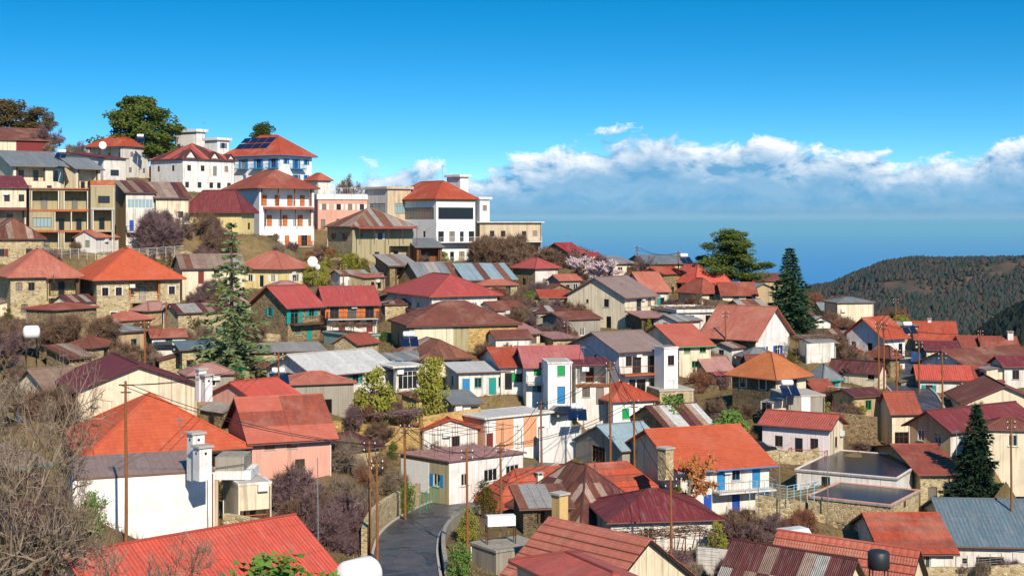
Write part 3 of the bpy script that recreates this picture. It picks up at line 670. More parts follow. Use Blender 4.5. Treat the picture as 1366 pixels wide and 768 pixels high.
H('house', 'small house with two-toned rusty roof behind the cypress', 566, 527, 630, 478, 503, 131, 20, 'hip', 453, 'r_rust', 'cream', 'F0:w.5 w.8;L0:w.5', 1, sheets=['r_rust2', 'r_pale', 'r_rust2'], sw=1.4)
H('house', 'white patched house with pale lean-to roof and light doors', 612, 594, 676, 497, 528, 124, 15, 'sF', 484, 'm_white', 'white', 'F0:d.15k w.4 d.7t w.9;L0:w.5', 1, fr='teal', D=5)
H('house', 'row house with short orange roof between white walls and pink roof', 668, 640, 702, 489, 520, 125, 12, 'gu', 465, 't_orange', 'white', 'F0:d.3 w.75g;L0:w.5', 1)
H('row_house', 'row house with long faded pink roof and green shutters', 702, 692, 778, 489, 533, 123, 9, 'gu', 463, 't_pink', 'white_clean', 'F1:s.2g d.5 s.85g B0-.6;F0:w.25t d.7', 2, D=7, rl='rail_white')
H('wing', 'white projecting wing with green shutter and blue door', 731, 726, 763, 485, 539, 119, 8, 'flat', 0, 'slab', 'white_bright', 'F1:s.55g;F0:d.55k', 2, D=4, slabm='white', oh=.1)
H('veranda_house', 'white house with dark red veranda canopy and wooden parapet', 768, 762, 814, 487, 540, 121, 8, 'sF', 478, 'm_maroon', 'white', 'F1:G.05-.95o;F0:w.3 d.7;F1:H0-1', 2, D=5, slabm='wood_brown', lg=2.5, post='steel')
H('house', 'white two-storey house with grey-pink roof and brick balcony', 826, 764, 884, 468, 530, 128, 32, 'gu', 443, 'm_greybrown', 'white_clean', 'F1:w.22 D.4 D.75 B0-.95;F0:w.3 D.5 w.75;L1:t.5', 2, fr='frame_brown', slabm='clay', rl='wood_brown', oh=.7, bd=1.4, wl='pinkwhite')  # left gable's purplish shade is put into its pinkish white colour
H('white_block', 'white stair tower standing against the brick balcony', 886, 876, 899, 465, 530, 127, 30, 'flat', 0, 'm_greybrown', 'white_bright', 'F1:w.5;F0:d.5w', 2, slabm='white', oh=.1)
H('house', 'cream house with salmon roof and green eaves', 906, 852, 948, 461, 500, 139, 26, 'gu', 434, 't_coral', 'cream', 'F1:w.25 w.75;L1:d.6g w.85g B.4-1;F0:w.5', 2, trim='green', fr='green', oh=.6, rl='wood_brown')
H('stone_house', 'stone house with brown tiled roof and blue shutters', 1008, 940, 1053, 449, 484, 150, 60, 'gv', 409, 't_salmon', 'stone_dark', 'F0:w.25b D.65b;L0:s.1b w.55 w.8', 1, wr='white_clean', fr='frame_white', oh=.8)
H('shed', 'low gabled barn with rusty grey roof behind the brown tiled roof', 1003, 958, 1034, 420, 445, 163, 40, 'gu', 401, 'r_rust', 'cream', '', 1, sheets=['r_tan', 'r_rust2', 'r_zinc'], sw=1.3)
H('stone_house', 'square stone house with amber pyramid roof and white window surrounds', 1035, 977, 1075, 501, 561, 124, 52, 'hip', 471, 't_amber', 'stone_dark', 'L1:w.25 w.7;F1:w.62;L0:d.75', 2, sur='white', fr='frame_brown', wr='cream', oh=.7)  # dark stone left, cream right: colours also carry each face's shade and light
H('outbuilding', 'concrete terrace box against the amber roofed stone house', 1052, 1040, 1100, 529, 562, 117, 20, 'flat', 0, 'slab', 'concrete', 'F0:P.35-.6w', 1, D=5, oh=.1)
H('shed', 'small pale house with pink and grey roof beside red awning', 944, 922, 976, 494, 520, 138, 25, 'gu', 477, 'm_palepink', 'stone_pale', 'F0:d.5 w.8;F0:C.1-.6', 1, cm='m_red')
H('stone_house', 'small stone house with grey roof and teal trim', 1098, 1077, 1121, 504, 534, 134, 40, 'hip', 487, 'm_grey', 'stone_pale', 'F0:w.55t;L0:w.5t', 1, trim='teal', fr='teal')
H('house', 'pinkish white house with plain red roof and small balcony', 1106, 1017, 1125, 571, 612, 112, 72, 'gv', 551, 'm_coral', 'pinkwhite', 'L0:w.25 d.55 w.78 B.45-.98;F0:w.5', 1, wr='cream', rl='clay', fr='frame_brown', oh=.5)
H('house', 'white house with big orange tiled roof and blue doors', 908, 828, 1026, 626, 690, 99, 28, 'gu', 571, 't_orange2', 'white', 'F1:w.2 d.45k w.62 d.85k B.35-1;F0:d.3b d.62b', 2, fr='skyblue', trim='skyblue', wl='cream', rl='steel', oh=.7, bd=1.5, slabm='white')
H('house', 'low house with long orange ribbed roof by the road bend', 664, 636, 888, 676, 724, 96, 21, 'hip', 598, 't_orange', 'cream', 'F0:w.3 w.6', 1, rise=2.9, chim=[(.28, .3, .6, -.4, 'white')], sheets=['t_orange', 't_orange', 't_terracotta'], sw=40, rows=.8, gap=.1)
H('shed', 'barn with rusty patched pyramid roof between orange and red roofs', 775, 682, 862, 694, 722, 88, 40, 'hip', 620, 'r_rust', 'stone_dark', '', 1, sheets=['r_rust', 'r_maroon', 'r_pale', 'r_rust'], sw=.85, rows=1.9)
H('lean_to', 'lean-to shed with grey and rust striped corrugated roof', 698, 688, 760, 678, 712, 86, 10, 'sF', 650, 'r_zinc', 'stone_dark', 'F0:G.3-.95n', 1, sheets=['r_zinc', 'r_rust2', 'r_zinc'], sw=.8, D=4)
H('house', 'white house with dark red hipped roof behind wire fence', 815, 768, 957, 694, 738, 84, 12, 'hip', 654, 'm_maroon', 'white', 'F0:w.35w t.62;L0:w.5', 1, fr='frame_white', oh=.5, D=7)
H('house', 'house with salmon ribbed roof and brick chimney beside the road', 795, 671, 925, 806, 840, 66, 46, 'gv', 707, 't_salmon', 'cream', 'F0:w.5;L0:w.5', 1, sheets=['t_salmon', 't_salmon', 't_coral'], sw=40, rows=.8, gap=.13, oh=.5, wr='cream')
H('house', 'low house with coral red roof in front of the salmon ribbed roof', 800, 690, 890, 800, 830, 57, 30, 'hip', 752, 'm_coral', 'cream', '', 1)
H('house', 'house with pink ribbed tile roof carrying a black water tank', 1205, 1026, 1236, 800, 840, 73, 68, 'gv', 722, 't_coral', 'cream', '', 1, sheets=['t_coral', 't_salmon'], sw=40, rows=.7, gap=.13)
H('shed', 'shed with maroon and grey patchwork sheet roof', 1112, 958, 1160, 815, 845, 64, 62, 'gv', 735, 'r_maroon', 'cream', '', 1, sheets=RMAR, sw=1.0, rows=2.2)
H('house', 'cream house with orange ribbed roof next to slate-blue roof', 1178, 1100, 1272, 737, 772, 88, 16, 'gu', 686, 't_orange2', 'white', 'F0:w.2 w.6w', 1, D=9, sheets=['t_orange', 't_terracotta', 't_orange'], sw=40, rows=.7, gap=.09, fr='frame_white')
H('house', 'white house with wide slate-blue metal roof', 1272, 1228, 1424, 726, 772, 93, 12, 'gu', 667, 'm_slate', 'white', 'F0:t.1 X.32 w.7 B0-1', 1, fr='frame_brown', oh=.5, rl='steel')
H('flat_house', 'flat-roofed house with wet dark roof and pink parapet', 1196, 1062, 1214, 640, 672, 101, 76, 'flat', 0, 'asphalt_flat', 'white', 'L0:w.3', 1, rise=.08, trim='pinkwhite', W=15, slabm='concrete', oh=.15)
H('flat_house', 'lower flat roof with shiny dark coating and pale rim', 1188, 1078, 1214, 676, 700, 94, 72, 'flat', 0, 'asphalt_flat', 'stone_pale', 'F0:w.5', 1, rise=.08, W=9, trim='pink', slabm='concrete', oh=.15)
H('stone_house', 'stone house with rust-orange tiled roof beside the dark spruce', 1228, 1162, 1282, 632, 676, 104, 18, 'gu', 594, 't_terracotta', 'stone_pale', 'F0:d.3 w.7', 1, oh=.5)
H('house', 'tan gabled house with dark maroon roof beside the spruce', 1268, 1212, 1380, 573, 605, 112, 50, 'gu', 543, 'm_maroon', 'white', 'L0:w.3 w.7;F0:w.5 w.8', 1, wl='tan', fr='frame_white', oh=.6)
H('house', 'cream gabled house with brown streaked tile roof', 1286, 1270, 1396, 538, 575, 127, 10, 'gv', 506, 't_brown', 'cream', 'F0:w.3', 1, rise=2.2, D=10)
H('house', 'white roadside house with orange and scarlet roof', 1226, 1219, 1336, 506, 534, 142, 5, 'gu', 489, 't_orange', 'white', 'F0:w.12t w.5', 1, D=7, sheets=['t_terracotta', 't_terracotta', 'm_scarlet', 'm_scarlet'], sw=4.4)
H('house', 'white gabled house with long brown roof and shaded veranda', 1288, 1230, 1384, 487, 512, 152, 50, 'gu', 465, 't_brown', 'white_clean', 'L0:d.65;F0:G.1-.9', 1, oh=.6)
H('house', 'white house with bright orange roof against the wooded valley', 1222, 1216, 1276, 452, 480, 186, 5, 'gu', 430, 't_orange', 'white', 'F0:w.4 w.7', 1, D=8, chim=[(.4, .5, .6, .4, 'white')])
H('cottage', 'low cottage with maroon roof below the bright orange roof', 1236, 1222, 1278, 466, 490, 170, 10, 'gu', 456, 'm_maroon', 'cream', 'F0:w.5', 1, D=6)
H('cottage', 'low cream cottage with dull orange roof before the dark ridge', 1285, 1278, 1312, 462, 480, 178, 12, 'gu', 449, 't_terracotta', 'cream', 'F0:w.5', 1, D=6)
H('cottage', 'long cottage with terracotta roof and white chimney', 1312, 1305, 1358, 464, 482, 176, 8, 'gu', 450, 't_terracotta', 'stone_pale', 'F0:w.3 w.7', 1, D=6, chim=[(.86, .4, .9, .8, 'white')])
H('house', 'tall white gabled house with orange roof beside the side road', 1178, 1129, 1207, 449, 507, 160, 50, 'gu', 424, 't_orange', 'white_clean', 'L1:w.65 w.2w;F1:d.8 B.5-1;F0:d.8o;L0:t.2', 2, fr='frame_brown', oh=.7)
H('cottage', 'low cream cottage with dusty red roof below the tall white gable', 1172, 1106, 1182, 497, 516, 141, 66, 'gv', 482, 'r_maroon', 'cream', 'L0:w.15m w.85', 1, oh=.3)
H('stone_hut', 'tiny stone hut with brown roof against the white gable house', 1188, 1160, 1196, 474, 500, 150, 50, 'hip', 462, 't_brown', 'stone', '', 1)
H('garage', 'cream garage with brown tiled roof and dark open front', 1190, 1172, 1225, 549, 600, 121, 22, 'gu', 524, 't_terracotta', 'cream', 'F0:X.1-.8', 2, oh=.4, gl='dark_in')
# --- middle of the village
H('house', 'big cream gabled house with brown and pink roof and corner balcony', 834, 757, 874, 396, 441, 165, 56, 'gu', 370, 'm_greybrown', 'cream', 'L1:w.68 t.35;F1:D.45 w.8 B0-1;F0:w.5;L0:d.72', 2, oh=.6, rl='steel', fr='frame_dark')
H('shed', 'low shed with pinkish sheet roof under the corner balcony', 856, 838, 884, 424, 444, 158, 20, 'sF', 416, 'm_palepink', 'stone_dark', 'F0:G.1-.9n', 1, D=5)
H('house', 'salmon roofed house behind the corner balcony', 862, 830, 892, 388, 415, 176, 30, 'gu', 364, 't_salmon', 'white', 'F0:w.4t w.7', 1)
H('stone_house', 'small stone house with bright red hipped roof under bare trees', 714, 684, 745, 357, 388, 195, 40, 'hip', 345, 'm_red', 'stone', 'L0:w.5;F0:d.4 d.8k', 1, wr='white')
H('stone_house', 'stone gabled house with red roof on the skyline', 762, 721, 782, 339, 358, 215, 40, 'gu', 325, 't_red', 'stone', 'F0:w.5', 1)
H('shed', 'little white shed with red roof beside the skyline gable', 790, 774, 804, 344, 357, 212, 30, 'gu', 338, 't_red', 'white', '', 1)
H('shed', 'gabled shed with rust and zinc corrugated roof below the white hotel', 563, 531, 612, 377, 402, 186, 30, 'gu', 351, 'r_rust', 'stone', 'L0:d.5', 1, sheets=RZ + ['r_rust2'], sw=1.0)
H('shed', 'low white building with blue-grey corrugated roof', 622, 606, 688, 374, 398, 188, 12, 'sF', 353, 'm_blue', 'white', 'F0:w.3 w.6', 1, sheets=['m_blue', 'm_blue', 'r_zinc', 'r_rust2'], sw=1.2, D=8)
H('house', 'white house with wide streaked red hipped roof', 576, 517, 663, 393, 424, 160, 24, 'hip', 366, 'm_red', 'white', 'F0:w.15 w.4w w.65w w.9;L0:s.3o w.7', 1, oh=.7, trim='clay', fr='frame_white')
H('house', 'olive house with long brown tiled hipped roof and golden stone end', 546, 507, 691, 434, 470, 143, 12, 'hip', 403, 't_brown', 'olive', 'L0:d.4 d.75;F0:P.04-.4c P.54-.995y', 1, oh=.5, D=10, sheets=['t_brown'], sw=40, rows=.8, gap=.04)
H('shed', 'tiny pale shed with pink roof beside the golden stone wall', 704, 692, 718, 445, 468, 147, 30, 'sF', 433, 'm_palepink', 'cream', 'F0:d.5', 1, D=4)
H('house', 'little white house with orange roof and green shutters', 818, 787, 873, 534, 570, 119, 26, 'hip', 511, 't_orange', 'white_bright', 'F0:s.3g s.72g;L0:G.2-.8n', 1, fr='green', oh=.4)
H('barn', 'barn with maroon and white striped corrugated roof', 898, 830, 962, 583, 610, 113, 32, 'gu', 541, 'r_rust', 'stone', '', 1, sheets=['r_rust', 'r_pale', 'r_maroon', 'm_white'], sw=.9, oh=.3)
H('shed', 'shed with pale blue metal roof and dark gable', 830, 768, 888, 601, 626, 106, 34, 'gu', 566, 'm_blue', 'concrete', 'L0:X.5', 1, gl='dark_in', oh=.3)
H('flat_house', 'white building with pale flat roof and peach wall panels', 648, 612, 734, 559, 603, 112, 36, 'flat', 0, 'm_white', 'white_clean', 'F0:P.15-.42 d.5w P.58-.78 w.86;L0:P.05-.95;F0:d.06m', 1, slabm='white', oh=.35)
shop = H('shop', 'roadside shop with faded pink flat roof and white front wall', 599, 534, 698, 621, 664, 98, 44, 'sR', 598, 'm_palepink', 'white_clean', 'F0:w.2w W.55 W.85;L0:w.75k P.02-.6w', 1, wl='olive', oh=.25, rise=.4, fr='frame_white')
H('shed', 'tan shed with rusty lean-to roof behind the pergola', 556, 536, 590, 533, 570, 116, 40, 'sF', 524, 'r_rust', 'ochre', '', 1, oh=.3)
H('house', 'small white house with grey lean-to roof and blue door', 606, 590, 640, 539, 568, 117, 15, 'sF', 522, 'm_grey', 'white', 'F0:d.2k w.5 w.8', 1, D=5)
H('house', 'house with bright red hipped roof beside the big pine', 928, 889, 958, 374, 394, 190, 40, 'hip', 353, 'm_scarlet', 'cream', 'F0:w.5;L0:W.4', 1, oh=.6)
H('wing', 'lower wing with bright red roof under the big pine', 950, 942, 975, 376, 396, 192, 12, 'hip', 360, 'm_scarlet', 'cream', 'F0:w.5', 1, D=7)
H('cottage', 'cottage with orange hipped roof in front of the scarlet roof', 936, 905, 962, 389, 408, 180, 40, 'hip', 372, 't_terracotta', 'cream', 'F0:w.5', 1)
H('cottage', 'cream cottage with rusty orange roof at the foot of the pine', 964, 958, 1008, 393, 412, 178, 8, 'gu', 378, 't_terracotta', 'cream', 'F0:w.4 w.8', 1, D=6)
H('flat_house', 'white flat-roofed house behind the vine trellis', 905, 872, 962, 417, 440, 160, 20, 'flat', 0, 'm_white', 'white', 'F0:w.3 w.7', 1, rise=.3, slabm='white')
H('cottage', 'small house with pale grey roof behind the big spruce', 1098, 1084, 1116, 415, 438, 200, 35, 'gu', 404, 'm_grey', 'stone_pale', 'F0:w.5', 1)
H('cottage', 'pale low house with grey sheet roof behind the cream gable', 818, 772, 848, 352, 372, 208, 20, 'gu', 343, 'r_zinc', 'cream', 'F0:w.3 w.7', 1)
H('cottage', 'long low house with light grey roof on the skyline', 862, 838, 926, 352, 374, 205, 12, 'gu', 341, 'm_grey', 'lemon', 'F0:w.2 d.5 w.8', 1)
H('cottage', 'white cottage with low wall and terrace under the bare tree', 1085, 1062, 1115, 458, 480, 150, 20, 'sF', 448, 'r_zinc', 'white', 'F0:w.5', 1, D=5)
# --- bottom-left foreground
H('house', 'cream gabled house with dark maroon metal roof', 104, 96, 262, 520, 580, 98, 9, 'gv', 480, 'm_maroon', 'cream', 'F0:w.3', 2, oh=.6, D=11)
H('house', 'house with huge orange tiled hipped roof behind white chimneys', 118, 96, 326, 607, 650, 86, 10, 'hip', 505, 't_orange2', 'cream', 'F0:W.4 w.8', 1, oh=.6, D=12)
H('house', 'house with coral red roof behind the huge orange roof', 352, 270, 408, 541, 580, 101, 40, 'gu', 508, 'm_scarlet', 'pink', 'F0:w.5', 1)
H('house', 'pink brick house with salmon tiled roof and orange shutters', 336, 318, 442, 588, 640, 91, 12, 'gu', 530, 't_salmon', 'pink', 'F1:s.22o s.5o;F0:w.6', 2, wr='pink', oh=.6, D=9, sheets=['t_salmon', 't_coral', 't_terracotta'], sw=4.2, rows=2.4, gap=.03)
H('white_house', 'plain white walled house with grey metal roof and double chimney', 97, 92, 286, 640, 734, 76, 4, 'sF', 606, 'm_greybrown', 'white_bright', 'F0:P.36-.375k', 2, D=5.5, oh=.02)
H('carport', 'white slab carport with beige terrace walls beside the white house', 318, 290, 362, 648, 705, 78, 14, 'flat', 0, 'slab', 'cream', 'F0:G.05-.95o', 2, D=4, slabm='white', oh=.05)
H('house', 'low house with long bright red metal roof beside the water tank', 150, 80, 449, 826, 860, 58, 28, 'gu', 713, 'm_scarlet', 'cream', '', 1, oh=.5, D=9)
H('shed', 'ramshackle shed with green edged roof under the bare tree', 20, -30, 62, 625, 672, 70, 30, 'sF', 596, 'r_tan', 'timber', 'F0:X.5', 1, trim='teal', gl='dark_in')
H('shed', 'low shed with maroon sheet roof behind bare branches', 40, -30, 95, 720, 750, 66, 25, 'gu', 668, 'r_maroon', 'timber', '', 1)
H('stone_house', 'beige stone house with grey roof half hidden by bare branches', 62, 20, 112, 520, 575, 104, 30, 'gu', 492, 'r_tan', 'cream', 'F0:w.5;L0:w.5', 2)

def gablet(root, s_, w, h, dep=2.6, wm='white_clean', rm='r_maroon'):
    x = s_ * root['_w']; z = root['_h'] - .15; b = MB(); b.poly([(x - w / 2, -.06, z), (x + w / 2, -.06, z), (x, -.06, z + h)]); b.poly([(x - w / 2, dep, z), (x, dep, z + h), (x + w / 2, dep, z)]); b.poly([(x - w / 2, -.06, z), (x - w / 2, dep, z), (x + w / 2, dep, z), (x + w / 2, -.06, z)]); g = b.build('gable', wm, root)
    for q in (-1, 1):
        b = MB(); slab(b, [[Vector((x + q * (w / 2 + .25), -.5, z - .2)), Vector((x + q * (w / 2 + .25), dep, z - .2)), Vector((x, dep, z + h + .05)), Vector((x, -.5, z + h + .05))]], .1); b.build('gable_roof', rm, g)
gh = next(o for o in bpy.data.objects if o.get('label', '').startswith('long white guest house'))
for q in ((.13, 3.2, 1.9), (.6, 2.6, 1.7), (.92, 2.2, 1.3)): gablet(gh, *q)

H('flat_house', 'grey flat concrete roof between the road bend and the salmon ribbed roof', 662, 628, 724, 737, 776, 79, 34, 'flat', 0, 'concrete', 'concrete', '', 1, oh=.1, slabm='concrete')
H('shed', 'low shed with dull red tile roof beside the concrete terrace box', 1088, 1066, 1112, 520, 540, 127, 35, 'gu', 508, 't_terracotta', 'stone', '', 1)
H('shed', 'rusty corrugated lean-to among bare trees above the maroon metal roof', 92, 62, 122, 478, 502, 116, 30, 'sF', 462, 'r_rust', 'stone', '', 1, sheets=RUST, sw=1.0)
H('shed', 'low stone shed with grey-pink roof beside the garden terrace wall', 738, 716, 766, 452, 470, 146, 25, 'sF', 444, 'm_palepink', 'stone_pale', '', 1)
H('shed', 'red sheet roofed shed half buried in the roadside thicket', 470, 432, 506, 600, 625, 104, 30, 'sF', 580, 'r_maroon', 'stone_pale', '', 1, sheets=['r_maroon', 'r_rust2'], sw=1.1)
H('outbuilding', 'plain stone yard building before the brick balcony', 880, 862, 925, 522, 548, 126, 20, 'flat', 0, 'slab', 'stone_pale', 'F0:d.6', 1, D=5, oh=.1)
H('shed', 'stone shed with grey sheet roof below the yellow-green bushes', 520, 500, 556, 355, 385, 190, 20, 'sF', 341, 'r_zinc', 'stone', 'F0:G.2-.9n', 1, sheets=RZ, sw=1.2, D=6)
H('shed', 'open wooden lean-to with grey sheet roof against the white hotel', 556, 536, 590, 330, 352, 208, 15, 'sF', 319, 'm_grey', 'wood_brown', 'F0:G.1-.9n', 1, D=6)
H('cottage', 'small cream cottage with rust roof at the valley edge', 1062, 1046, 1084, 420, 442, 182, 30, 'gu', 408, 'r_rust', 'cream', 'F0:w.5', 1)
H('cottage', 'white cottage with maroon roof behind the brown tiled gable', 1340, 1322, 1390, 488, 515, 140, 20, 'gu', 476, 'm_maroon', 'white', 'F0:w.3 w.7', 1)
# ------------------------------------------------------------------ ground
ROADPTS = [(548, 860, 62), (544, 800, 70), (541, 762, 76), (541, 735, 81), (549, 712, 86.5), (572, 692, 92), (605, 675, 98), (645, 661, 104), (690, 632, 110), (735, 606, 118), (775, 590, 126)]
ROAD2 = [(1235, 560, 126), (1222, 530, 136), (1205, 508, 150), (1215, 490, 165), (1224, 476, 178), (1232, 466, 190)]
def smooth_path(pts, n=8):
    pts = [P(*q) for q in pts]; out = []
    for i in range(len(pts) - 1):
        p0, p1, p2, p3 = pts[max(i - 1, 0)], pts[i], pts[i + 1], pts[min(i + 2, len(pts) - 1)]
        for k in range(n):
            s = k / n; out.append(.5 * ((2 * p1) + (p2 - p0) * s + (2 * p0 - 5 * p1 + 4 * p2 - p3) * s * s + (3 * p1 - p0 - 3 * p2 + p3) * s ** 3))
    out.append(pts[-1]); return out
for pts in (ROADPTS, ROAD2):
    pa = smooth_path(pts, 5)
    for i, p in enumerate(pa):
        dv = pa[min(i + 1, len(pa) - 1)] - pa[max(i - 1, 0)]; dv.z = 0; dv.normalize()
        for q in (-4.2, -2.4, 0, 2.4, 4.2): CTRL.append((p.x + dv.y * q, p.y - dv.x * q, p.z - .12))
HILL = [(-60, 10, -9), (0, 8, -9), (60, 10, -12), (-20, 35, -14), (20, 40, -19), (60, 45, -23), (-60, 40, -14), (110, 50, -24), (-110, 80, -10), (-110, 150, -8), (-120, 220, 6), (-150, 300, 12), (-80, 310, 9), (-40, 300, 6), (-10, 290, 0), (20, 280, -8),
        (45, 262, -22), (60, 262, -30), (80, 255, -34), (100, 250, -42), (140, 240, -60), (150, 180, -30), (105, 205, -26), (75, 215, -20), (90, 225, -30), (140, 120, -22), (120, 210, -36), (200, 200, -80), (200, 100, -30), (120, 300, -70), (60, 330, -34), (0, 350, -25), (-80, 370, 0), (-150, 380, 4), (180, 300, -60), (230, 260, -70), (75, 75, -22), (90, 95, -21), (100, 130, -20), (110, 165, -19)]
CTRL += [(x * DS(y) / y, DS(y), z * DS(y) / y) for (x, y, z) in HILL]
# ground level seen between the houses
for (x, y, d) in [(300, 498, 133), (200, 455, 140), (260, 420, 165), (400, 345, 200), (470, 390, 185), (250, 335, 190), (680, 430, 170), (720, 420, 170), (740, 455, 150), (600, 470, 136), (480, 560, 112), (420, 650, 84), (480, 690, 84), (350, 722, 75), (450, 620, 95), (1000, 690, 97), (1060, 690, 97), (960, 735, 84), (1130, 745, 86), (1080, 760, 84), (1140, 540, 124), (1100, 560, 122), (1150, 560, 122), (990, 560, 120), (780, 410, 180),
                  (640, 400, 178), (880, 440, 158), (560, 335, 215), (700, 345, 222), (100, 450, 130), (30, 470, 120), (60, 560, 92), (30, 765, 66), (1110, 480, 150), (1130, 430, 190), (1040, 430, 195), (1100, 640, 104), (1140, 600, 112), (1300, 600, 108), (1340, 640, 100)]:
    p = P(x, y, d); CTRL.append((p.x, p.y, p.z))
CT = np.array(CTRL)
def zterr(X, Y):
    X = np.atleast_1d(np.asarray(X, float)); Y = np.atleast_1d(np.asarray(Y, float)); out = np.empty(X.shape)
    for i in range(0, len(X), 4000):
        d2 = (X[i:i + 4000, None] - CT[None, :, 0]) ** 2 + (Y[i:i + 4000, None] - CT[None, :, 1]) ** 2 + .5
        w = d2 ** -1.75
        out[i:i + 4000] = (w * CT[None, :, 2]).sum(1) / w.sum(1)
    return out
def zt(x, y): return float(zterr([x], [y])[0])
gx = np.concatenate([np.linspace(-520, -200, 14)[:-1], np.arange(-200, 250, 1.9), np.linspace(250, 620, 16)]); gy = np.concatenate([np.arange(4, 400, 1.9), np.linspace(401, 800, 18)])
GX, GY = np.meshgrid(gx, gy); ZZ = zterr(GX.ravel(), GY.ravel()).reshape(GX.shape)
rs = np.random.RandomState(3); ZZ += rs.normal(0, .05, ZZ.shape)
# far edges fall away into the valleys
fall = np.clip((GY - 395) / 400, 0, 1) ** 1.3 * 260 + np.clip((GX - 250) / 370, 0, 1) ** 1.2 * 220
fall = fall + np.clip((GX - 40) / 25, 0, 1) * np.clip((GY - 268) / 60, 0, 4) * 34 + np.clip((GX - 85) / 30, 0, 1) * np.clip((GY - 225) / 60, 0, 4) * 26
ZZ = ZZ - fall
nx, ny = len(gx), len(gy)
idx = np.arange(nx * ny).reshape(ny, nx)
faces = np.stack([idx[:-1, :-1], idx[:-1, 1:], idx[1:, 1:], idx[1:, :-1]], -1).reshape(-1, 4)
me = bpy.data.meshes.new('ground'); me.from_pydata(np.stack([GX.ravel(), GY.ravel(), ZZ.ravel()], 1).tolist(), [], faces.tolist())
t = NT('earth'); p = t.geo()
n1 = t.noise(p, .13, 5, .65); n2 = t.noise(p, .7, 5, .7); n3 = t.noise(p, 4, 4, .7)
col = t.mix(t.mapr(n1, .35, .65), lin('8c7656'), lin('64523e')); col = t.mix(t.mapr(n2, .45, .66), col, lin('6e6438')); col = t.mix(t.mapr(n2, .30, .45, .8, 0), col, lin('5a4838')); col = t.mix(t.mapr(n3, .4, .7, 0, .5), col, lin('4a3d2c'))
t.bump(n3, .6, .15); t.fin(col, .95, .1)
me.materials.append(M('earth')); me.polygons.foreach_set('use_smooth', [True] * len(me.polygons)); me.update()
ground = link('ground', me); tag(ground, kind='structure')
# ------------------------------------------------------------------ roads
t = NT('asphalt'); p = t.geo(); a = t.noise(p, .5, 4, .6); b_ = t.noise(p, 9, 3, .7)
col = t.mix(t.mapr(a, .35, .65), lin('4a484a'), lin('5e5a58')); col = t.mix(t.mapr(b_, .4, .7, 0, .4), col, lin('3a3838'))
pt = t.noise(p, .22, 2, .4, .8); col = t.mix(t.mapr(pt, .55, .57, 0, .55), col, lin('2c2a2c')); cv = t.n('ShaderNodeTexVoronoi', feature='DISTANCE_TO_EDGE'); cv.inputs['Scale'].default_value = .45; t.l(p, cv.inputs['Vector']); col = t.mix(t.mapr(cv.outputs['Distance'], .0, .02, .7, 0), col, lin('201e1e')); col = t.mix(t.mapr(t.noise(p, 1.6, 4, .7), .55, .7, 0, .4), col, lin('7a7268')); t.bump(b_, .3, .02); t.fin(col, .45, .4); t.l(t.mapr(a, .35, .65, .28, .6), t.b.inputs['Roughness'])
def ribbon(path, off0, off1, dz):
    b = MB(); rows = []
    for i, p in enumerate(path):
        d = (path[min(i + 1, len(path) - 1)] - path[max(i - 1, 0)]); d.z = 0; d.normalize(); nrm_ = Vector((d.y, -d.x, 0))
        rows.append((p + nrm_ * off0 + Vector((0, 0, dz)), p + nrm_ * off1 + Vector((0, 0, dz))))
    return rows
def road(name, pts, w):
    path = smooth_path(pts); b = MB(); r = ribbon(path, -w / 2, w / 2, .16)
    for a, c in zip(r[:-1], r[1:]): b.poly([a[0], a[1], c[1], c[0]])
    ro = b.build(name, 'asphalt'); tag(ro, kind='structure')
    for s_ in (-1, 1):
        b = MB(); r = ribbon(path, s_ * w / 2, s_ * (w / 2 + .22), .16)
        for a, c in zip(r[:-1], r[1:]):
            up = Vector((0, 0, .12)); dn = Vector((0, 0, -1.2))
            b.poly([a[0] + up, a[1] + up, c[1] + up, c[0] + up]); b.poly([a[0] + dn, a[0] + up, c[0] + up, c[0] + dn]); b.poly([a[1] + dn, c[1] + dn, c[1] + up, a[1] + up])
        o = b.build('kerb', 'slab'); tag(o, kind='structure')
    return path
path1 = road('road', ROADPTS, 5.2); path2 = road('side_road', ROAD2, 5.5)
# ------------------------------------------------------------------ sea, wooded hills
t = NT('water'); p = t.geo(); t.fin(lin('0478c4'), .5, .2); t.bump(t.noise(p, .002, 4, .6), .2, 60)
SEA = -1150.0
b = MB(); b.poly([(-260000, 2500, SEA), (260000, 2500, SEA), (260000, 400000, SEA), (-260000, 400000, SEA)]); o = b.build('sea', 'water'); tag(o, kind='structure')
t = NT('hillside'); p = t.geo(); n1 = t.noise(p, .006, 5, .6); n2 = t.noise(p, .03, 4, .65)
col = t.mix(t.mapr(n1, .4, .6), lin('5c4a40'), lin('463e34')); col = t.mix(t.mapr(n2, .45, .65, 0, .7), col, lin('6e5444')); t.fin(col, .95, .1)
leafmat('hill_tree', '262e28', '343f34'); leafmat('hill_scrub', '463a32', '383229'); leafmat('ridge_tree_shaded', '141a14', '1e261c')  # near ridge trees coloured extra dark, as a slope lying in shade
def fbm(X, Y, s, seed, o=5):
    r = np.random.RandomState(seed); z = np.zeros_like(X)
    for k in range(o):
        for _ in range(3):
            a = r.uniform(0, 6.28); f = 2 ** k / s * r.uniform(.7, 1.3); z += np.sin((X * math.cos(a) + Y * math.sin(a)) * f * 6.28 + r.uniform(0, 6.28)) / 2 ** k / 3
    return z
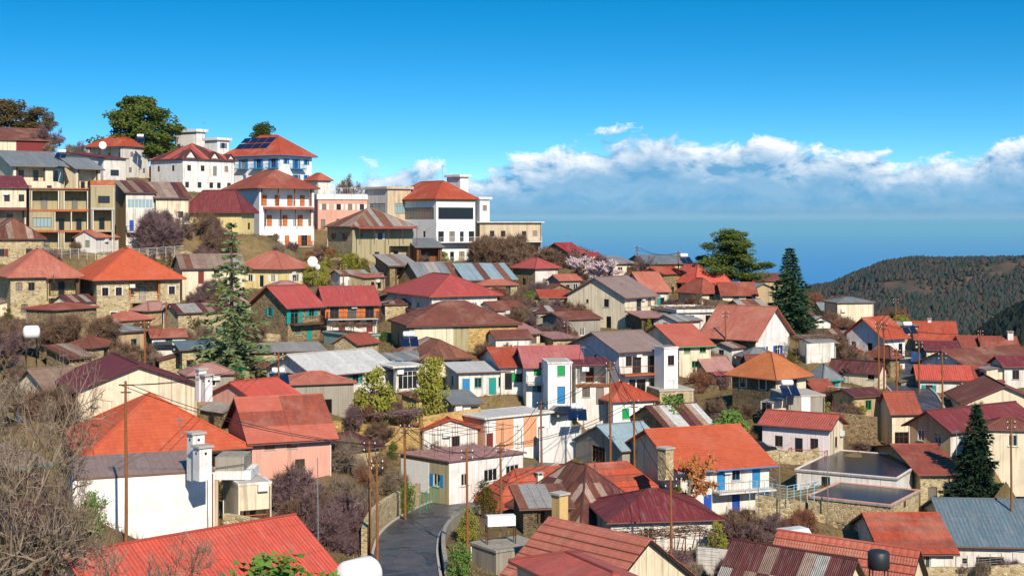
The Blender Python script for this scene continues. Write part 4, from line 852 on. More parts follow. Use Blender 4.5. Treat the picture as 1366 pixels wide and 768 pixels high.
def hillmesh(name, sky_pts, d0, d1, bottom, amp, seed, n_trees, label, ts, mat='hillside', tmat=('needle_spruce', 'leaf_brown')):
    """A ridge whose crest stands d1 away and whose foot is nearer, at d0; crest heights from its skyline."""
    px = np.array([q[0] for q in sky_pts], float); py = np.array([q[1] for q in sky_pts], float)
    cols = np.linspace(px[0], px[-1], 150); m = 60
    tt = np.linspace(0, 1, m); XX = []; YY = []; Z = []
    for c in cols:
        d = d0 + (d1 - d0) * tt; yr = np.interp(c, px, py); zc = (HY - yr) / FPX * d1
        XX.append((c - CX) / FPX * d); YY.append(d); Z.append(bottom + (zc - bottom) * np.sin(tt * math.pi / 2) ** 1.1)
    XX, YY, Z = map(np.array, (XX, YY, Z)); Z = Z + fbm(XX, YY, 420, seed) * amp * (1 - tt[None, :] ** 6 * .9) * np.minimum(tt[None, :] * 4, 1)
    bk = 25; db = d1 + np.linspace(0, d1 * .5, bk)[1:]
    XB = (cols[:, None] - CX) / FPX * db[None, :]; YB = np.repeat(db[None, :], len(cols), 0); ZB = Z[:, -1:] - ((db - d1) ** 1.25 * .12)[None, :]
    XX = np.concatenate([XX, XB], 1); YY = np.concatenate([YY, YB], 1); Z = np.concatenate([Z, ZB], 1)
    n, mm = XX.shape; idx = np.arange(n * mm).reshape(n, mm); fc = np.stack([idx[:-1, :-1], idx[1:, :-1], idx[1:, 1:], idx[:-1, 1:]], -1).reshape(-1, 4)
    me = bpy.data.meshes.new(name); me.from_pydata(np.stack([XX.ravel(), YY.ravel(), Z.ravel()], 1).tolist(), [], fc.tolist()); me.materials.append(M(mat)); me.polygons.foreach_set('use_smooth', [True] * len(fc)); me.update()
    o = link(name, me); tag(o, kind='structure')
    r = np.random.RandomState(seed + 5); b = MB(); cl = fbm(XX, YY, 300, seed + 9)
    done = 0
    while done < n_trees:
        i = r.randint(0, n - 1); j = int(r.uniform(0, 1) ** .7 * (m + 1)); 
        if cl[i, j] + r.normal(0, .5) + (1.2 if j > m - 7 else 0) < .05: continue
        fi, fj = r.uniform(0, 1, 2)
        g = lambda A: A[i, j] * (1 - fi) * (1 - fj) + A[i + 1, j] * fi * (1 - fj) + A[i, j + 1] * (1 - fi) * fj + A[i + 1, j + 1] * fi * fj
        x, y, z = g(XX), g(YY), g(Z); h = ts * r.uniform(.35, 1.7); w = h * r.uniform(.3, .45); k = r.uniform(0, 6.28); base = len(b.v); mi = 0 if r.uniform() < .52 else 1
        for q in range(5):
            a = k + q * 1.2566; rr = w * r.uniform(.7, 1.25); b.v.append((x + math.cos(a) * rr, y + math.sin(a) * rr, z + h * r.uniform(.05, .3)))
        for q in range(5):
            a = k + .6 + q * 1.2566; rr = w * r.uniform(.5, .8); b.v.append((x + math.cos(a) * rr, y + math.sin(a) * rr, z + h * r.uniform(.5, .75)))
        b.v.append((x, y, z + h))
        for q in range(5):
            s = (q + 1) % 5
            for f in ((base + q, base + s, base + 5 + q), (base + s, base + 5 + s, base + 5 + q), (base + 5 + q, base + 5 + s, base + 10)): b.f.append(f); b.mi.append(mi); b.uv.append([(0, 0)] * 3)
        done += 1
    o = b.build('far_wood', list(tmat)); tag(o, label, 'wood', kind='stuff')
hillmesh('hill', [(960, 420), (1030, 402), (1085, 388), (1110, 384), (1140, 370), (1180, 355), (1215, 352), (1260, 352), (1300, 351), (1366, 348), (1420, 345), (1560, 340), (1750, 350)], 900, 2300, -330, 22, 11, 42000, 'dark pine wood scattered over the brown hill across the valley', 6.5, tmat=('hill_tree', 'hill_scrub'))
hillmesh('near_ridge', [(1240, 520), (1300, 462), (1320, 446), (1345, 430), (1366, 420), (1420, 400), (1500, 380)], 440, 620, -110, 2, 21, 7000, 'dark pine wood on the near ridge beyond the last cottages', 4.5, tmat=('ridge_tree_shaded', 'ridge_tree_shaded'))
# air over the sea
t = NT('air'); t.t.nodes.remove(t.b); v = t.n('ShaderNodeVolumePrincipled'); v.inputs['Color'].default_value = (.36, .8, 1.0, 1); v.inputs['Density'].default_value = 1.8e-5; v.inputs['Anisotropy'].default_value = .0
t.l(v.outputs[0], t.out.inputs['Volume'])
b = MB(); b.box(-270000, 270000, -300, 405000, SEA - 2, 60); o = b.build('haze', 'air'); tag(o, 'thin blue air over the valley and the sea', 'haze', kind='stuff')
# ------------------------------------------------------------------ sheds, lean-tos and terrace walls squeezed between the houses
FOOT = [(o.location.x, o.location.y, math.cos(o.rotation_euler.z), math.sin(o.rotation_euler.z), o['_w'], o['_d'], o.get('label')) for o in bpy.data.objects if '_w' in o]
def free(X, Y, m):
    for (cx_, cy_, ca, sa, w, dd, _) in FOOT:
        u = (X - cx_) * ca + (Y - cy_) * sa; v = -(X - cx_) * sa + (Y - cy_) * ca
        if -m < u < w + m and -m < v < dd + m: return False
    return all((X - p.x) ** 2 + (Y - p.y) ** 2 > (m + 3.2) ** 2 for p in path1 + path2)
SH = []
def near_label(X, Y):
    b = min([f for f in FOOT if f not in SH], key=lambda f: (f[0] + f[2] * f[4] / 2 - f[3] * f[5] / 2 - X) ** 2 + (f[1] + f[3] * f[4] / 2 + f[2] * f[5] / 2 - Y) ** 2)
    w = b[6].split(); k = next((i for i, q in enumerate(w) if i > 2 and q in ('with', 'under', 'beside', 'behind', 'in', 'on', 'against', 'between', 'below', 'above', 'at', 'standing', 'among', 'before')), 6)
    w = w[:min(len(w), max(k + 4, 6), 7)]
    while w[-1] in ('and', 'with', 'the', 'a', 'of', 'in', 'on', 'under', 'beside', 'between', 'or', 'two', 'white,', 'by', 'to', 'wide', 'big', 'long', 'large', 'small', 'behind', 'dark', 'bright', 'wide'): w.pop()
    return ' '.join(w)
rf_ = random.Random(4); ROOFS = [('rusty', 'r_rust', RUST), ('patched rust', 'r_pale', RPALE), ('zinc', 'r_zinc', RZ), ('maroon sheet', 'r_maroon', RMAR), ('pinkish', 'm_palepink', None), ('terracotta', 't_terracotta', None), ('brown tile', 't_brown', None), ('salmon tile', 't_salmon', None), ('grey', 'm_grey', None), ('orange tile', 't_orange', None)]
WALLS = [('stone', 'stone'), ('pale stone', 'stone_pale'), ('white', 'white'), ('cream', 'cream'), ('tan', 'tan'), ('concrete', 'concrete')]
n = tries = 0
while n < 52 and tries < 3000:
    tries += 1; x = rf_.uniform(20, 1360); dd = rf_.uniform(98, 200)
    if x < 440 and (dd < 112 or rf_.random() < .55): continue
    if any(a < x < c and e < dd < g for (a, c, e, g) in ((950, 1125, 98, 126), (640, 800, 98, 124), (300, 425, 190, 216), (760, 905, 98, 128), (600, 700, 98, 112), (480, 560, 98, 112))): continue
    p = P(x, 300, dd)
    if p.x > 75 and p.y > 240: continue
    if not free(p.x, p.y, 2.9): continue
    z = zt(p.x, p.y); D1 = DS(dd); yb = HY - z * FPX / D1; big = rf_.random() < .45 and free(p.x, p.y, 4.5); w1 = rf_.uniform(6.5, 9) if big else rf_.uniform(4.5, 6.5); d1 = rf_.uniform(5, 6.5) if big else rf_.uniform(3.4, 4.6); hh = rf_.uniform(3, 4.6) if big else rf_.uniform(2.3, 3.2); ye = yb - hh * FPX / D1
    ra, rm, sh_ = rf_.choice(ROOFS); wa, wm_ = rf_.choice(WALLS); kind = rf_.choice(('sF', 'gu', 'gv', 'hip', 'gu'))
    lb = ('larger ' if big else '') + '%s shed with %s roof near the %s' % (wa, ra, near_label(p.x, p.y))
    o = H('shed', lb, x, None, None, ye, yb, dd, rf_.uniform(5, 60), kind, 0, rm, wm_, rf_.choice(('F0:d.4 w.75', 'F0:w.5;L0:d.5', 'F0:d.6;L0:w.5', 'L0:w.6')), 1, W=w1, D=d1 / 1.25, rise=rf_.uniform(.5, 1.1), sheets=sh_, sw=1.0, oh=.3, ground=False, group='small sheds between the houses', fr=rf_.choice(('frame_brown', 'teal', 'green', 'frame_white')))
    FOOT.append((o.location.x, o.location.y, math.cos(o.rotation_euler.z), math.sin(o.rotation_euler.z), o['_w'], o['_d'], lb)); SH.append(FOOT[-1]); n += 1
n = tries = 0
while n < 40 and tries < 1500:
    tries += 1; x = rf_.uniform(0, 1366); dd = rf_.uniform(75, 215); p = P(x, 300, dd)
    if x < 420 and dd < 90 or (p.x > 75 and p.y > 240): continue
    L = rf_.uniform(3, 6); a = rf_.uniform(-.35, .35); q0 = Vector((p.x - L * math.cos(a), p.y - L * math.sin(a), 0)); q1 = Vector((p.x + L * math.cos(a), p.y + L * math.sin(a), 0))
    if not all(free(q.x, q.y, .4) for q in (q0, p, q1, (q0 + p) / 2, (q1 + p) / 2)): continue
    b = MB(); mt = rf_.choice(('stone', 'stone_pale', 'stone_dark')); th = .35; m = 6; hgt = rf_.uniform(.7, 1.5)
    pts = [q0.lerp(q1, i / m) for i in range(m + 1)]; zs_ = [zt(q.x, q.y) for q in pts]; nn = Vector((-math.sin(a), math.cos(a), 0)) * th / 2
    top = [Vector((q.x, q.y, z + hgt + rf_.uniform(-.08, .08))) for q, z in zip(pts, zs_)]; bot = [Vector((q.x, q.y, z - 1.5)) for q, z in zip(pts, zs_)]
    for i in range(m):
        b.poly([bot[i] - nn, bot[i + 1] - nn, top[i + 1] - nn, top[i] - nn]); b.poly([bot[i + 1] + nn, bot[i] + nn, top[i] + nn, top[i + 1] + nn]); b.poly([top[i] - nn, top[i + 1] - nn, top[i + 1] + nn, top[i] + nn])
    b.poly([bot[0] + nn, bot[0] - nn, top[0] - nn, top[0] + nn]); b.poly([bot[m] - nn, bot[m] + nn, top[m] + nn, top[m] - nn])
    tag(b.build('terrace_wall', mt), '%s terrace wall near the %s' % ({'stone': 'brown stone', 'stone_pale': 'pale stone', 'stone_dark': 'dark stone'}[mt], near_label(p.x, p.y)), 'wall', 'dry stone terrace walls', 'thing'); n += 1
# ------------------------------------------------------------------ vegetation prototypes (about 6 m tall at scale 1)
def tri(b, p, q, w, rnd):
    d = (q - p); u = d.cross(Vector((rnd.uniform(-1, 1), rnd.uniform(-1, 1), rnd.uniform(-.3, .3))))
    if u.length < 1e-5: return
    u.normalize(); i = len(b.v); b.v += [tuple(p - u * w), tuple(p + u * w), tuple(q)]; b.f.append((i, i + 1, i + 2)); b.uv.append([(0, 0)] * 3); b.mi.append(0)
def rdir(rnd, up=0.):
    v = Vector((rnd.gauss(0, 1), rnd.gauss(0, 1), rnd.gauss(0, 1) + up)); return v.normalized()
def bare(seed, stems=1, H_=6.0, spread=.55, levels=4, twig=.035, tl=.5, twigs=5, r0=.13, upb=.5, crook=.28):
    rnd = random.Random(seed); tb, cb = MB(), MB()
    def grow(p, d, L, r, lev):
        n = 3 if lev < 2 else 2; q = p
        for k in range(n):
            d2 = (d + rdir(rnd) * crook).normalized(); nq = q + d2 * (L / n)
            (tb if lev < 2 else cb).bar(q, nq, r * (1 - .25 * k / n), 5 if lev < 2 else 3, r * (1 - .25 * (k + 1) / n), False)
            if lev >= levels - 2:
                for _ in range(twigs):
                    s = q.lerp(nq, rnd.random()); tri(cb, s, s + (d2 * .5 + rdir(rnd, upb)).normalized() * tl * rnd.uniform(.5, 1.3), twig * .5, rnd)
            q = nq; d = d2
            if lev < levels - 1 and (k > 0 or lev == 0 and k > 0):
                for _ in range(rnd.choice((1, 2))):
                    nd = (d * .55 + rdir(rnd, upb) * (spread + .35)).normalized(); grow(q, nd, L * rnd.uniform(.5, .75), r * .55, lev + 1)
        if lev < levels - 1:
            for _ in range(2): grow(q, (d * .7 + rdir(rnd, upb) * spread).normalized(), L * rnd.uniform(.55, .8), r * .6, lev + 1)
    for s in range(stems):
        a = 6.28 * s / max(stems, 1) + rnd.uniform(0, 1); lean = 0 if stems == 1 else rnd.uniform(.3, .8)
        grow(Vector((math.cos(a) * .15 * (stems > 1), math.sin(a) * .15 * (stems > 1), -.3)), Vector((math.cos(a) * lean, math.sin(a) * lean, 1)).normalized(), H_ * .38 * (1 if stems == 1 else .9), r0 / (1 if stems == 1 else 1.6), 0)
    return tb, cb
def leafpuff(cb, c, r, n, s, rnd, flat=.7):
    for _ in range(n):
        d = rdir(rnd); rr = r * rnd.uniform(.45, 1) ** .6; p = c + Vector((d.x * rr, d.y * rr, d.z * rr * flat)); u = rdir(rnd); w = u.orthogonal().normalized() * s * rnd.uniform(.5, 1); u = u * s * rnd.uniform(.8, 1.4); i = len(cb.v)
        cb.v += [tuple(p - w * .6), tuple(p + w * .6), tuple(p + u * .7 + w * .2), tuple(p + u - w * .1)]; cb.f.append((i, i + 1, i + 2, i + 3)); cb.uv.append([(0, 0)] * 4); cb.mi.append(0)
def bush(seed, H_=2.5, n=30, dens=85, s=.12, up=1.0):
    rnd = random.Random(seed); tb, cb = MB(), MB()
    for k in range(n):
        t = rnd.random(); a = rnd.uniform(0, 6.28); rr = H_ * .42 * math.sqrt(rnd.random()) * (1 - .65 * t * (up - .4)); c = Vector((math.cos(a) * rr, math.sin(a) * rr, H_ * (.12 + .8 * t)))
        tb.bar((0, 0, -.2), c, .03, 3, .01, False); leafpuff(cb, c, H_ * rnd.uniform(.1, .2), dens, s, rnd, .8)
    return tb, cb
def spruce(seed, H_=10., R_=2.4, layers=30, droop=.25, s=.42, dens=9, per=11, irr=.25):
    rnd = random.Random(seed); tb, cb = MB(), MB(); tb.bar((0, 0, -.5), (0, 0, H_ * .97), .2, 7, .02)
    for l in range(layers):
        t = l / (layers - 1); z = H_ * (.1 + .89 * t); rad = R_ * (1 - t) ** .85 * rnd.uniform(1 - irr, 1 + irr * .6) + .12; k = max(4, int(per * (1 - t * .5)))
        for j in range(k):
            a = 6.28 * j / k + rnd.uniform(-.4, .4); ln = rad * rnd.uniform(.65, 1.15); dv = Vector((math.cos(a), math.sin(a), 0)); q0 = Vector((0, 0, z)); steps = max(2, int(ln / .35))
            tip = q0 + dv * ln + Vector((0, 0, -ln * droop + ln * .1)); tb.bar(q0, q0.lerp(tip, .8), .025, 3, .008, False)
            for m in range(steps):
                f = (m + .6) / steps; p = q0.lerp(tip, f) + Vector((0, 0, -.08 * ln * math.sin(f * 3.1)))
                for _ in range(dens):
                    d = (dv * rnd.uniform(.2, 1) + Vector((-dv.y, dv.x, 0)) * rnd.uniform(-1, 1) + Vector((0, 0, rnd.uniform(-.55, .3)))).normalized(); tri(cb, p, p + d * s * rnd.uniform(.7, 1.5) * (1.2 - t * .5), s * .3, rnd)
    return tb, cb
def pine(seed, H_=9., R_=4., limbs=34, lean=.06, dens=150, s=.19):
    rnd = random.Random(seed); tb, cb = MB(), MB(); top = Vector((H_ * lean, 0, H_ * .93)); tb.bar((0, 0, -.5), top * .5, .26, 8, .17); tb.bar(top * .5, top, .17, 7, .04)
    for k in range(limbs):
        t = .22 + .76 * k / (limbs - 1); a = k * 2.4 + rnd.uniform(-.5, .5); ln = R_ * (1.08 - t) ** .55 * rnd.uniform(.55, 1.1); q0 = top * t; tip = q0 + Vector((math.cos(a) * ln, math.sin(a) * ln, ln * rnd.uniform(.0, .35))); mid = q0.lerp(tip, .55) + Vector((0, 0, -.1 * ln))
        tb.bar(q0, mid, .08, 5, .05, False); tb.bar(mid, tip, .05, 4, .015, False)
        for m in range(max(3, int(ln / .42))):
            f = .35 + .65 * rnd.random(); c = q0.lerp(tip, f) + Vector((rnd.uniform(-.5, .5), rnd.uniform(-.5, .5), rnd.uniform(0, .5))); leafpuff(cb, c, rnd.uniform(.55, 1.15), dens, s, rnd, .55)
    leafpuff(cb, top, .7, dens, s, rnd, .8); return tb, cb
PROTO = {}
def proto(key, mbs, tm, cm):
    zs_ = [v[2] for q in mbs for v in q.v]; PROTO[key] = (mbs[0].mesh(key + '_trunk', tm), mbs[1].mesh(key + '_crown', cm), max(zs_))
for i in range(4): proto('bare%d' % i, bare(10 + i, 1, 6, .6, 5, .045, .55, 3), ('bark', 'bark_pale', 'bark', 'bark_pale')[i], ('twig_brown', 'twig_pale', 'twig_purple', 'twig_brown')[i])
for i in range(5): proto('shrub%d' % i, bare(30 + i, 6, 3.0, .7, 4, .034, .6, 4, .085, .7), 'bark', ('twig_brown', 'twig_purple', 'twig_pale', 'twig_brown', 'twig_red')[i])
proto('thorn0', bare(50, 5, 2.6, .85, 4, .04, .45, 6, .07, .4), 'bark', 'twig_purple'); proto('thorn1', bare(51, 5, 2.6, .85, 4, .04, .45, 6, .07, .4), 'bark', 'twig_brown')
proto('blossom', bare(60, 1, 5, .8, 4, .11, .3, 12), 'bark', 'blossom'); proto('redtree', bare(61, 1, 6, .6, 5, .04, .5, 4), 'bark', 'twig_purple'); proto('orangetree', bare(62, 1, 5, .8, 4, .1, .3, 7), 'bark_pale', 'leaf_orange')
proto('bush_yellow', bush(70), 'bark', 'leaf_yellow'); proto('bush_green', bush(71), 'bark', 'leaf_green'); proto('bush_olive', bush(72, 2.5, 24, 70), 'bark', 'leaf_brown'); proto('cypress', bush(73, 4.5, 50, 90, .15, 1.6), 'bark', 'leaf_yellow'); proto('bush_red', bush(74), 'bark', 'leaf_red')
proto('spruce', spruce(80), 'bark', 'needle_spruce'); proto('spruce_dark', spruce(81, 10, 3.0, 32, .3, .42, 9, 12), 'bark', 'needle_dark'); proto('cedar', spruce(82, 10, 2.9, 20, .45, .36, 6, 8, .5), 'bark', 'needle_cedar')
proto('pine', pine(90), 'bark_red', 'needle_pine'); proto('pine2', pine(91, 9, 4.6, 30, -.04, 150), 'bark_red', 'needle_pine'); proto('pine_dark', pine(92, 8, 4, 22), 'bark_red', 'leaf_brown')
proto('near0', bare(100, 2, 8, .65, 5, .024, .6, 1, .15, .5, .22), 'bark_pale', 'twig_pale'); proto('near1', bare(103, 2, 8, .65, 5, .024, .6, 1, .14, .5, .22), 'bark_pale', 'twig_pale')
VN = {'bare': 'bare_tree', 'shrub': 'bare_shrub', 'thorn': 'thorn_bush', 'blossom': 'almond_tree', 'redtree': 'bare_tree', 'orangetree': 'plane_tree', 'bush': 'evergreen_bush', 'cypress': 'cypress_bush', 'spruce': 'spruce_tree', 'cedar': 'cedar_tree', 'pine': 'pine_tree', 'near': 'bare_tree'}
rv = random.Random(77)
def plant(key, X, Y, height, label, group=None, wx=1.0, zb=None, cat=None):
    tm, cm_, h0 = PROTO[key]; nm = next(v for k, v in VN.items() if key.startswith(k)); z = zt(X, Y) if zb is None else zb
    o = empty(nm, (X, Y, z - .05), rv.uniform(0, 6.28), label, cat or ('tree' if 'tree' in nm else 'bush'), group); s = height / h0; o.scale = (s * wx, s * wx, s)
    link('trunk' if 'tree' in nm else 'stems', tm, o); link('crown', cm_, o); return o
def tree_at(key, x, ytop, d, label, wx=1.0, group=None, rz=None):
    p = P(x, ytop, d); z = zt(p.x, p.y); o = plant(key, p.x, p.y, max(p.z - z, 1.0), label, group, wx)
    if rz is not None: o.rotation_euler.z = rz
    return o
def houses_hit(X, Y, m=.6):
    for (cx_, cy_, ca, sa, w, dd) in FOOT:
        u = (X - cx_) * ca + (Y - cy_) * sa; v = -(X - cx_) * sa + (Y - cy_) * ca
        if -m < u < w + m and -m < v < dd + m: return True
    for p in path1 + path2:
        if (X - p.x) ** 2 + (Y - p.y) ** 2 < 16: return True
    return False
FOOT = [(o.location.x, o.location.y, math.cos(o.rotation_euler.z), math.sin(o.rotation_euler.z), o['_w'], o['_d']) for o in bpy.data.objects if '_w' in o]
ADJ = {'bare0': 'brown', 'bare1': 'pale', 'bare2': 'purple-grey', 'bare3': 'brown', 'redtree': 'slender', 'shrub0': 'brown', 'shrub1': 'purple-grey', 'shrub2': 'pale', 'shrub3': 'brown', 'shrub4': 'reddish', 'thorn0': 'thorny purple-grey', 'thorn1': 'thorny brown', 'bush_yellow': 'yellow-green', 'bush_green': 'green', 'bush_olive': 'olive', 'bush_red': 'dark red', 'cypress': 'upright yellow-green'}
def area(x0, x1, d0, d1, n, h0, h1, keys, label, group):
    k = 0; tries = 0
    while k < n and tries < n * 12:
        tries += 1; d = rv.uniform(d0, d1); p = P(rv.uniform(x0, x1), 300, d)
        if houses_hit(p.x, p.y): continue
        kk = rv.choice(keys); hf = rv.random(); plant(kk, p.x, p.y, (h0 + (h1 - h0) * hf) * .74, ('tall ' if hf > .66 else 'low ' if hf < .33 else '') + ADJ[kk] + ' ' + label, group, rv.uniform(.6, .95)); k += 1
SHR = ['shrub0', 'shrub1', 'shrub3', 'thorn0', 'thorn1']; BT = ['bare0', 'bare2', 'bare3']; MIX = SHR + ['bare0', 'bare2', 'shrub2', 'shrub4']
area(205, 300, 184, 198, 15, 6, 11, ['bare0', 'bare2', 'redtree', 'shrub1', 'shrub0'], 'bare tree on the slope beside the white arcaded villa', 'bare trees beside the villa')
area(255, 320, 170, 186, 8, 3, 6, SHR, 'bare bush between the tan corrugated roof and the villa', 'bushes below the villa')
area(392, 432, 186, 194, 5, 5, 8, ['bush_yellow'], 'evergreen bush at the foot of the white arcaded villa', 'yellow bushes below the villa')
area(452, 505, 184, 193, 7, 5, 9, ['bush_yellow', 'bush_olive', 'cypress'], 'leafy bush in front of the stone house with maroon shutters', 'yellow bushes below the stone house')
area(418, 530, 165, 183, 22, 2.5, 5, SHR + ['bush_olive'], 'bush on the bank above the red roofed row', 'bushes on the brown bank')
area(52, 118, 255, 272, 8, 7, 12, ['bare2', 'bare0', 'bare1'], 'bare tree on the skyline beside the dark pine clump', 'bare trees on the left skyline')
area(30, 80, 232, 248, 5, 3, 5, ['bush_red', 'shrub4', 'thorn0'], 'bush below the brown roofed cottage', 'red bushes on the hilltop')
area(438, 532, 258, 285, 10, 9, 13, ['bare1', 'bare1', 'bare2'], 'leafless tree on the skyline behind the pink terrace building', 'pale bare trees on the skyline')
area(690, 770, 152, 188, 34, 3, 6.5, MIX, 'winter bush in the steep garden beside the big cream gable', 'bushes beside the cream gable')
area(640, 700, 165, 182, 12, 2.5, 5, MIX, 'winter bush beside the streaked red hipped roof', 'bushes beside the red hipped roof')
area(85, 205, 124, 150, 24, 3.5, 6.5, MIX + ['bush_olive'], 'winter bush below the orange pyramid roof', 'bushes below the orange pyramid roof')
area(0, 100, 92, 140, 15, 5, 9, BT + ['bare1', 'shrub0', 'shrub1'], 'leafless tree crowding the slope below the pink-red hipped roof', 'bare trees on the near slope')
area(230, 340, 132, 160, 16, 3, 6, MIX + ['bush_olive', 'bush_yellow'], 'bush around the cedar', 'bushes around the cedar')
area(1088, 1168, 148, 205, 30, 3, 7, MIX, 'winter bush between the spruce and the tall white gable', 'bushes beyond the spruce')
area(1090, 1180, 117, 135, 16, 2, 4, MIX + ['bush_yellow'], 'garden bush in the terraces below the tall white gable', 'garden bushes')
area(385, 500, 80, 104, 30, 3, 6.5, ['bare1', 'shrub2', 'shrub1', 'shrub0', 'thorn0', 'shrub4'], 'tangled bush in the thicket beside the road', 'thicket beside the road')
area(420, 520, 108, 118, 10, 3, 5, MIX + ['bush_yellow'], 'winter bush below the white sheet roof', 'bushes below the white roof')
area(960, 1085, 79, 94, 16, 2.5, 5, MIX, 'winter bush below the flat dark roofs', 'bushes below the flat roofs')
area(800, 985, 72, 81, 16, 2.5, 4.5, MIX + ['shrub2'], 'winter bush behind the wire fence', 'bushes behind the wire fence')
area(1195, 1300, 122, 140, 12, 2.5, 4.5, MIX, 'winter bush beside the side road', 'bushes beside the side road')
area(850, 1010, 160, 178, 14, 2.5, 5, MIX, 'winter bush around the vine trellis', 'bushes around the trellis')
area(640, 690, 215, 232, 9, 5, 9, ['bare0', 'shrub0', 'thorn1'], 'bare tree against the stilted terrace house', 'bare trees by the stilted house')
area(560, 640, 195, 215, 12, 2.5, 4, ['bush_yellow', 'bush_green', 'shrub0', 'thorn1'], 'bush on the bank under the white hotel', 'bushes under the hotel')
area(690, 900, 196, 225, 22, 3, 7, MIX, 'winter bush on the skyline among the low grey roofs', 'bushes on the skyline')
area(880, 1000, 130, 150, 12, 3, 5, MIX, 'winter bush behind the amber pyramid roof', 'bushes behind the amber roof')
area(880, 1000, 112, 124, 10, 2.5, 4, MIX + ['bush_green'], 'bush in the yard before the dark stone house', 'bushes in the stone house yard')
area(560, 760, 142, 160, 14, 2.5, 5, MIX, 'winter bush around the golden stone end wall', 'bushes around the golden wing')
area(1300, 1370, 100, 140, 12, 3, 5, MIX, 'winter bush among the brown roofs beyond the dark spruce', 'bushes among the brown roofs')
area(1110, 1366, 70, 84, 10, 2, 3.5, MIX, 'winter bush below the slate-blue roof', 'bushes below the slate roof')
area(500, 640, 100, 118, 12, 3, 5, MIX, 'winter bush behind the faded pink shop roof', 'bushes behind the shop')
area(1085, 1210, 200, 262, 24, 4, 8, ['bare0', 'bare2', 'bush_olive', 'shrub0', 'shrub4'], 'winter tree at the edge of the valley', 'trees at the valley edge')
area(0, 60, 195, 250, 8, 3, 6, MIX, 'bush between the terrace houses', 'bushes between the terraces')
area(30, 150, 160, 186, 10, 2.5, 5, MIX + ['bush_olive'], 'bush behind the orange pyramid roof', 'bushes behind the pyramid roof')
area(100, 520, 50, 57, 9, 1.5, 2.6, ['shrub2', 'shrub1', 'shrub4', 'thorn0'], 'twiggy bush in front of the bright red metal roof', 'twiggy bushes in front')
area(520, 700, 46, 54, 5, 1.4, 2.2, ['shrub2', 'shrub1'], 'twiggy bush below the coral red roof', 'twiggy bushes in front of the coral roof')
area(0, 1366, 60, 230, 46, 2, 5, ['bush_yellow', 'bush_olive', 'bush_green', 'cypress'], 'evergreen garden bush among the village houses', 'scattered garden evergreens')
area(325, 470, 195, 213, 14, 2.5, 5, MIX + ['bush_yellow'], 'bush on the bank at the foot of the villa', 'bank bushes at the villa')
# single trees
tree_at('pine2', 188, 126, 280, 'large bright green pine standing above the white upper house', 1.3)
tree_at('pine_dark', 12, 130, 290, 'dark pine at the edge of the hilltop clump', 1.2); tree_at('pine_dark', 44, 140, 286, 'brownish pine beside the dark pine on the hilltop', 1.1); tree_at('pine_dark', 222, 168, 292, 'small dark pine beside the white stair tower', .7)
tree_at('pine', 352, 160, 305, 'pine top showing above the orange hotel roof', .75)
tree_at('pine', 972, 302, 198, 'tall open pine behind the scarlet roofed house', 1.45, rz=.6); tree_at('spruce', 1054, 330, 168, 'tall dark green spruce beside the brown tiled roof', 1.4)
tree_at('spruce_dark', 1303, 538, 103, 'dense dark spruce in front of the maroon roofed house', 1.0); tree_at('cedar', 309, 296, 128, 'tall drooping grey-green cedar in front of the salmon hipped roof', 1.15)
tree_at('redtree', 862, 338, 203, 'reddish bare tree on the skyline beside the grey roof', .9); tree_at('blossom', 775, 338, 200, 'pale almond tree in blossom below the skyline gable', 1.3); tree_at('blossom', 800, 343, 196, 'smaller almond tree in blossom beside the little white shed', 1.3)
tree_at('orangetree', 903, 600, 91, 'thin tree with a few orange leaves before the white house with blue doors', .9); tree_at('cypress', 575, 473, 117, 'bright green conical bush in front of the white patched house', .8); tree_at('bush_yellow', 500, 487, 113, 'olive bush beside the small white house with blue columns', .9)
tree_at('bush_green', 972, 545, 115, 'round green bush in front of the stone house with amber roof', 1.3); tree_at('bush_green', 890, 524, 119, 'green bush behind the striped barn roof', 1.2); tree_at('bush_green', 370, 738, 58, 'leafy green bush in front of the bright red metal roof', 1.5); tree_at('bush_yellow', 1142, 532, 123, 'low yellow-green bush in the terraced garden', 1.6)
tree_at('bush_green', 540, 640, 94, 'green creeper bush on the roadside wall', .7); tree_at('cypress', 1203, 419, 200, 'yellow-green bush behind the tall white gable', 1.0); tree_at('bush_olive', 255, 415, 150, 'dark round bush beside the cedar', .9)
tree_at('near0', 40, 470, 60, 'tall pale leafless tree close to the camera with spreading branches', .5, rz=.5); tree_at('near1', 84, 545, 62, 'forked pale leafless tree in front of the huge orange roof', .5, rz=2.1); tree_at('near1', -2, 440, 58, 'pale leafless tree at the edge of the near slope', .55, rz=4.0); tree_at('near0', 190, 690, 52, 'small pale leafless sapling before the bright red metal roof', .8, rz=3)
# dry brush and grass between the houses
def scatter(name, n, box, fn, mat, label, cat):
    b = MB(); r = random.Random(name); k = 0; XS = [r.uniform(box[0], box[1]) for _ in range(n)]; YS = [DS(r.uniform(box[2], box[3])) for _ in range(n)]; XS = [(x - CX) / FPX * y for x, y in zip(XS, YS)]; Z = zterr(XS, YS)
    for X, Y, z in zip(XS, YS, Z):
        if houses_hit(X, Y, .0): continue
        fn(b, Vector((X, Y, float(z))), r)
    o = b.build(name, mat); tag(o, label, cat, kind='stuff')
def brush(b, p, r):
    h = r.uniform(.5, 1.5)
    for _ in range(9): d = rdir(r, .9); q = p + Vector((r.uniform(-.5, .5), r.uniform(-.5, .5), 0)); tri(b, q, q + d * h * r.uniform(.5, 1), .03, r)
def tuft(b, p, r):
    for _ in range(6): d = rdir(r, 1.6); q = p + Vector((r.uniform(-.4, .4), r.uniform(-.4, .4), 0)); tri(b, q, q + d * r.uniform(.2, .6), .05, r)
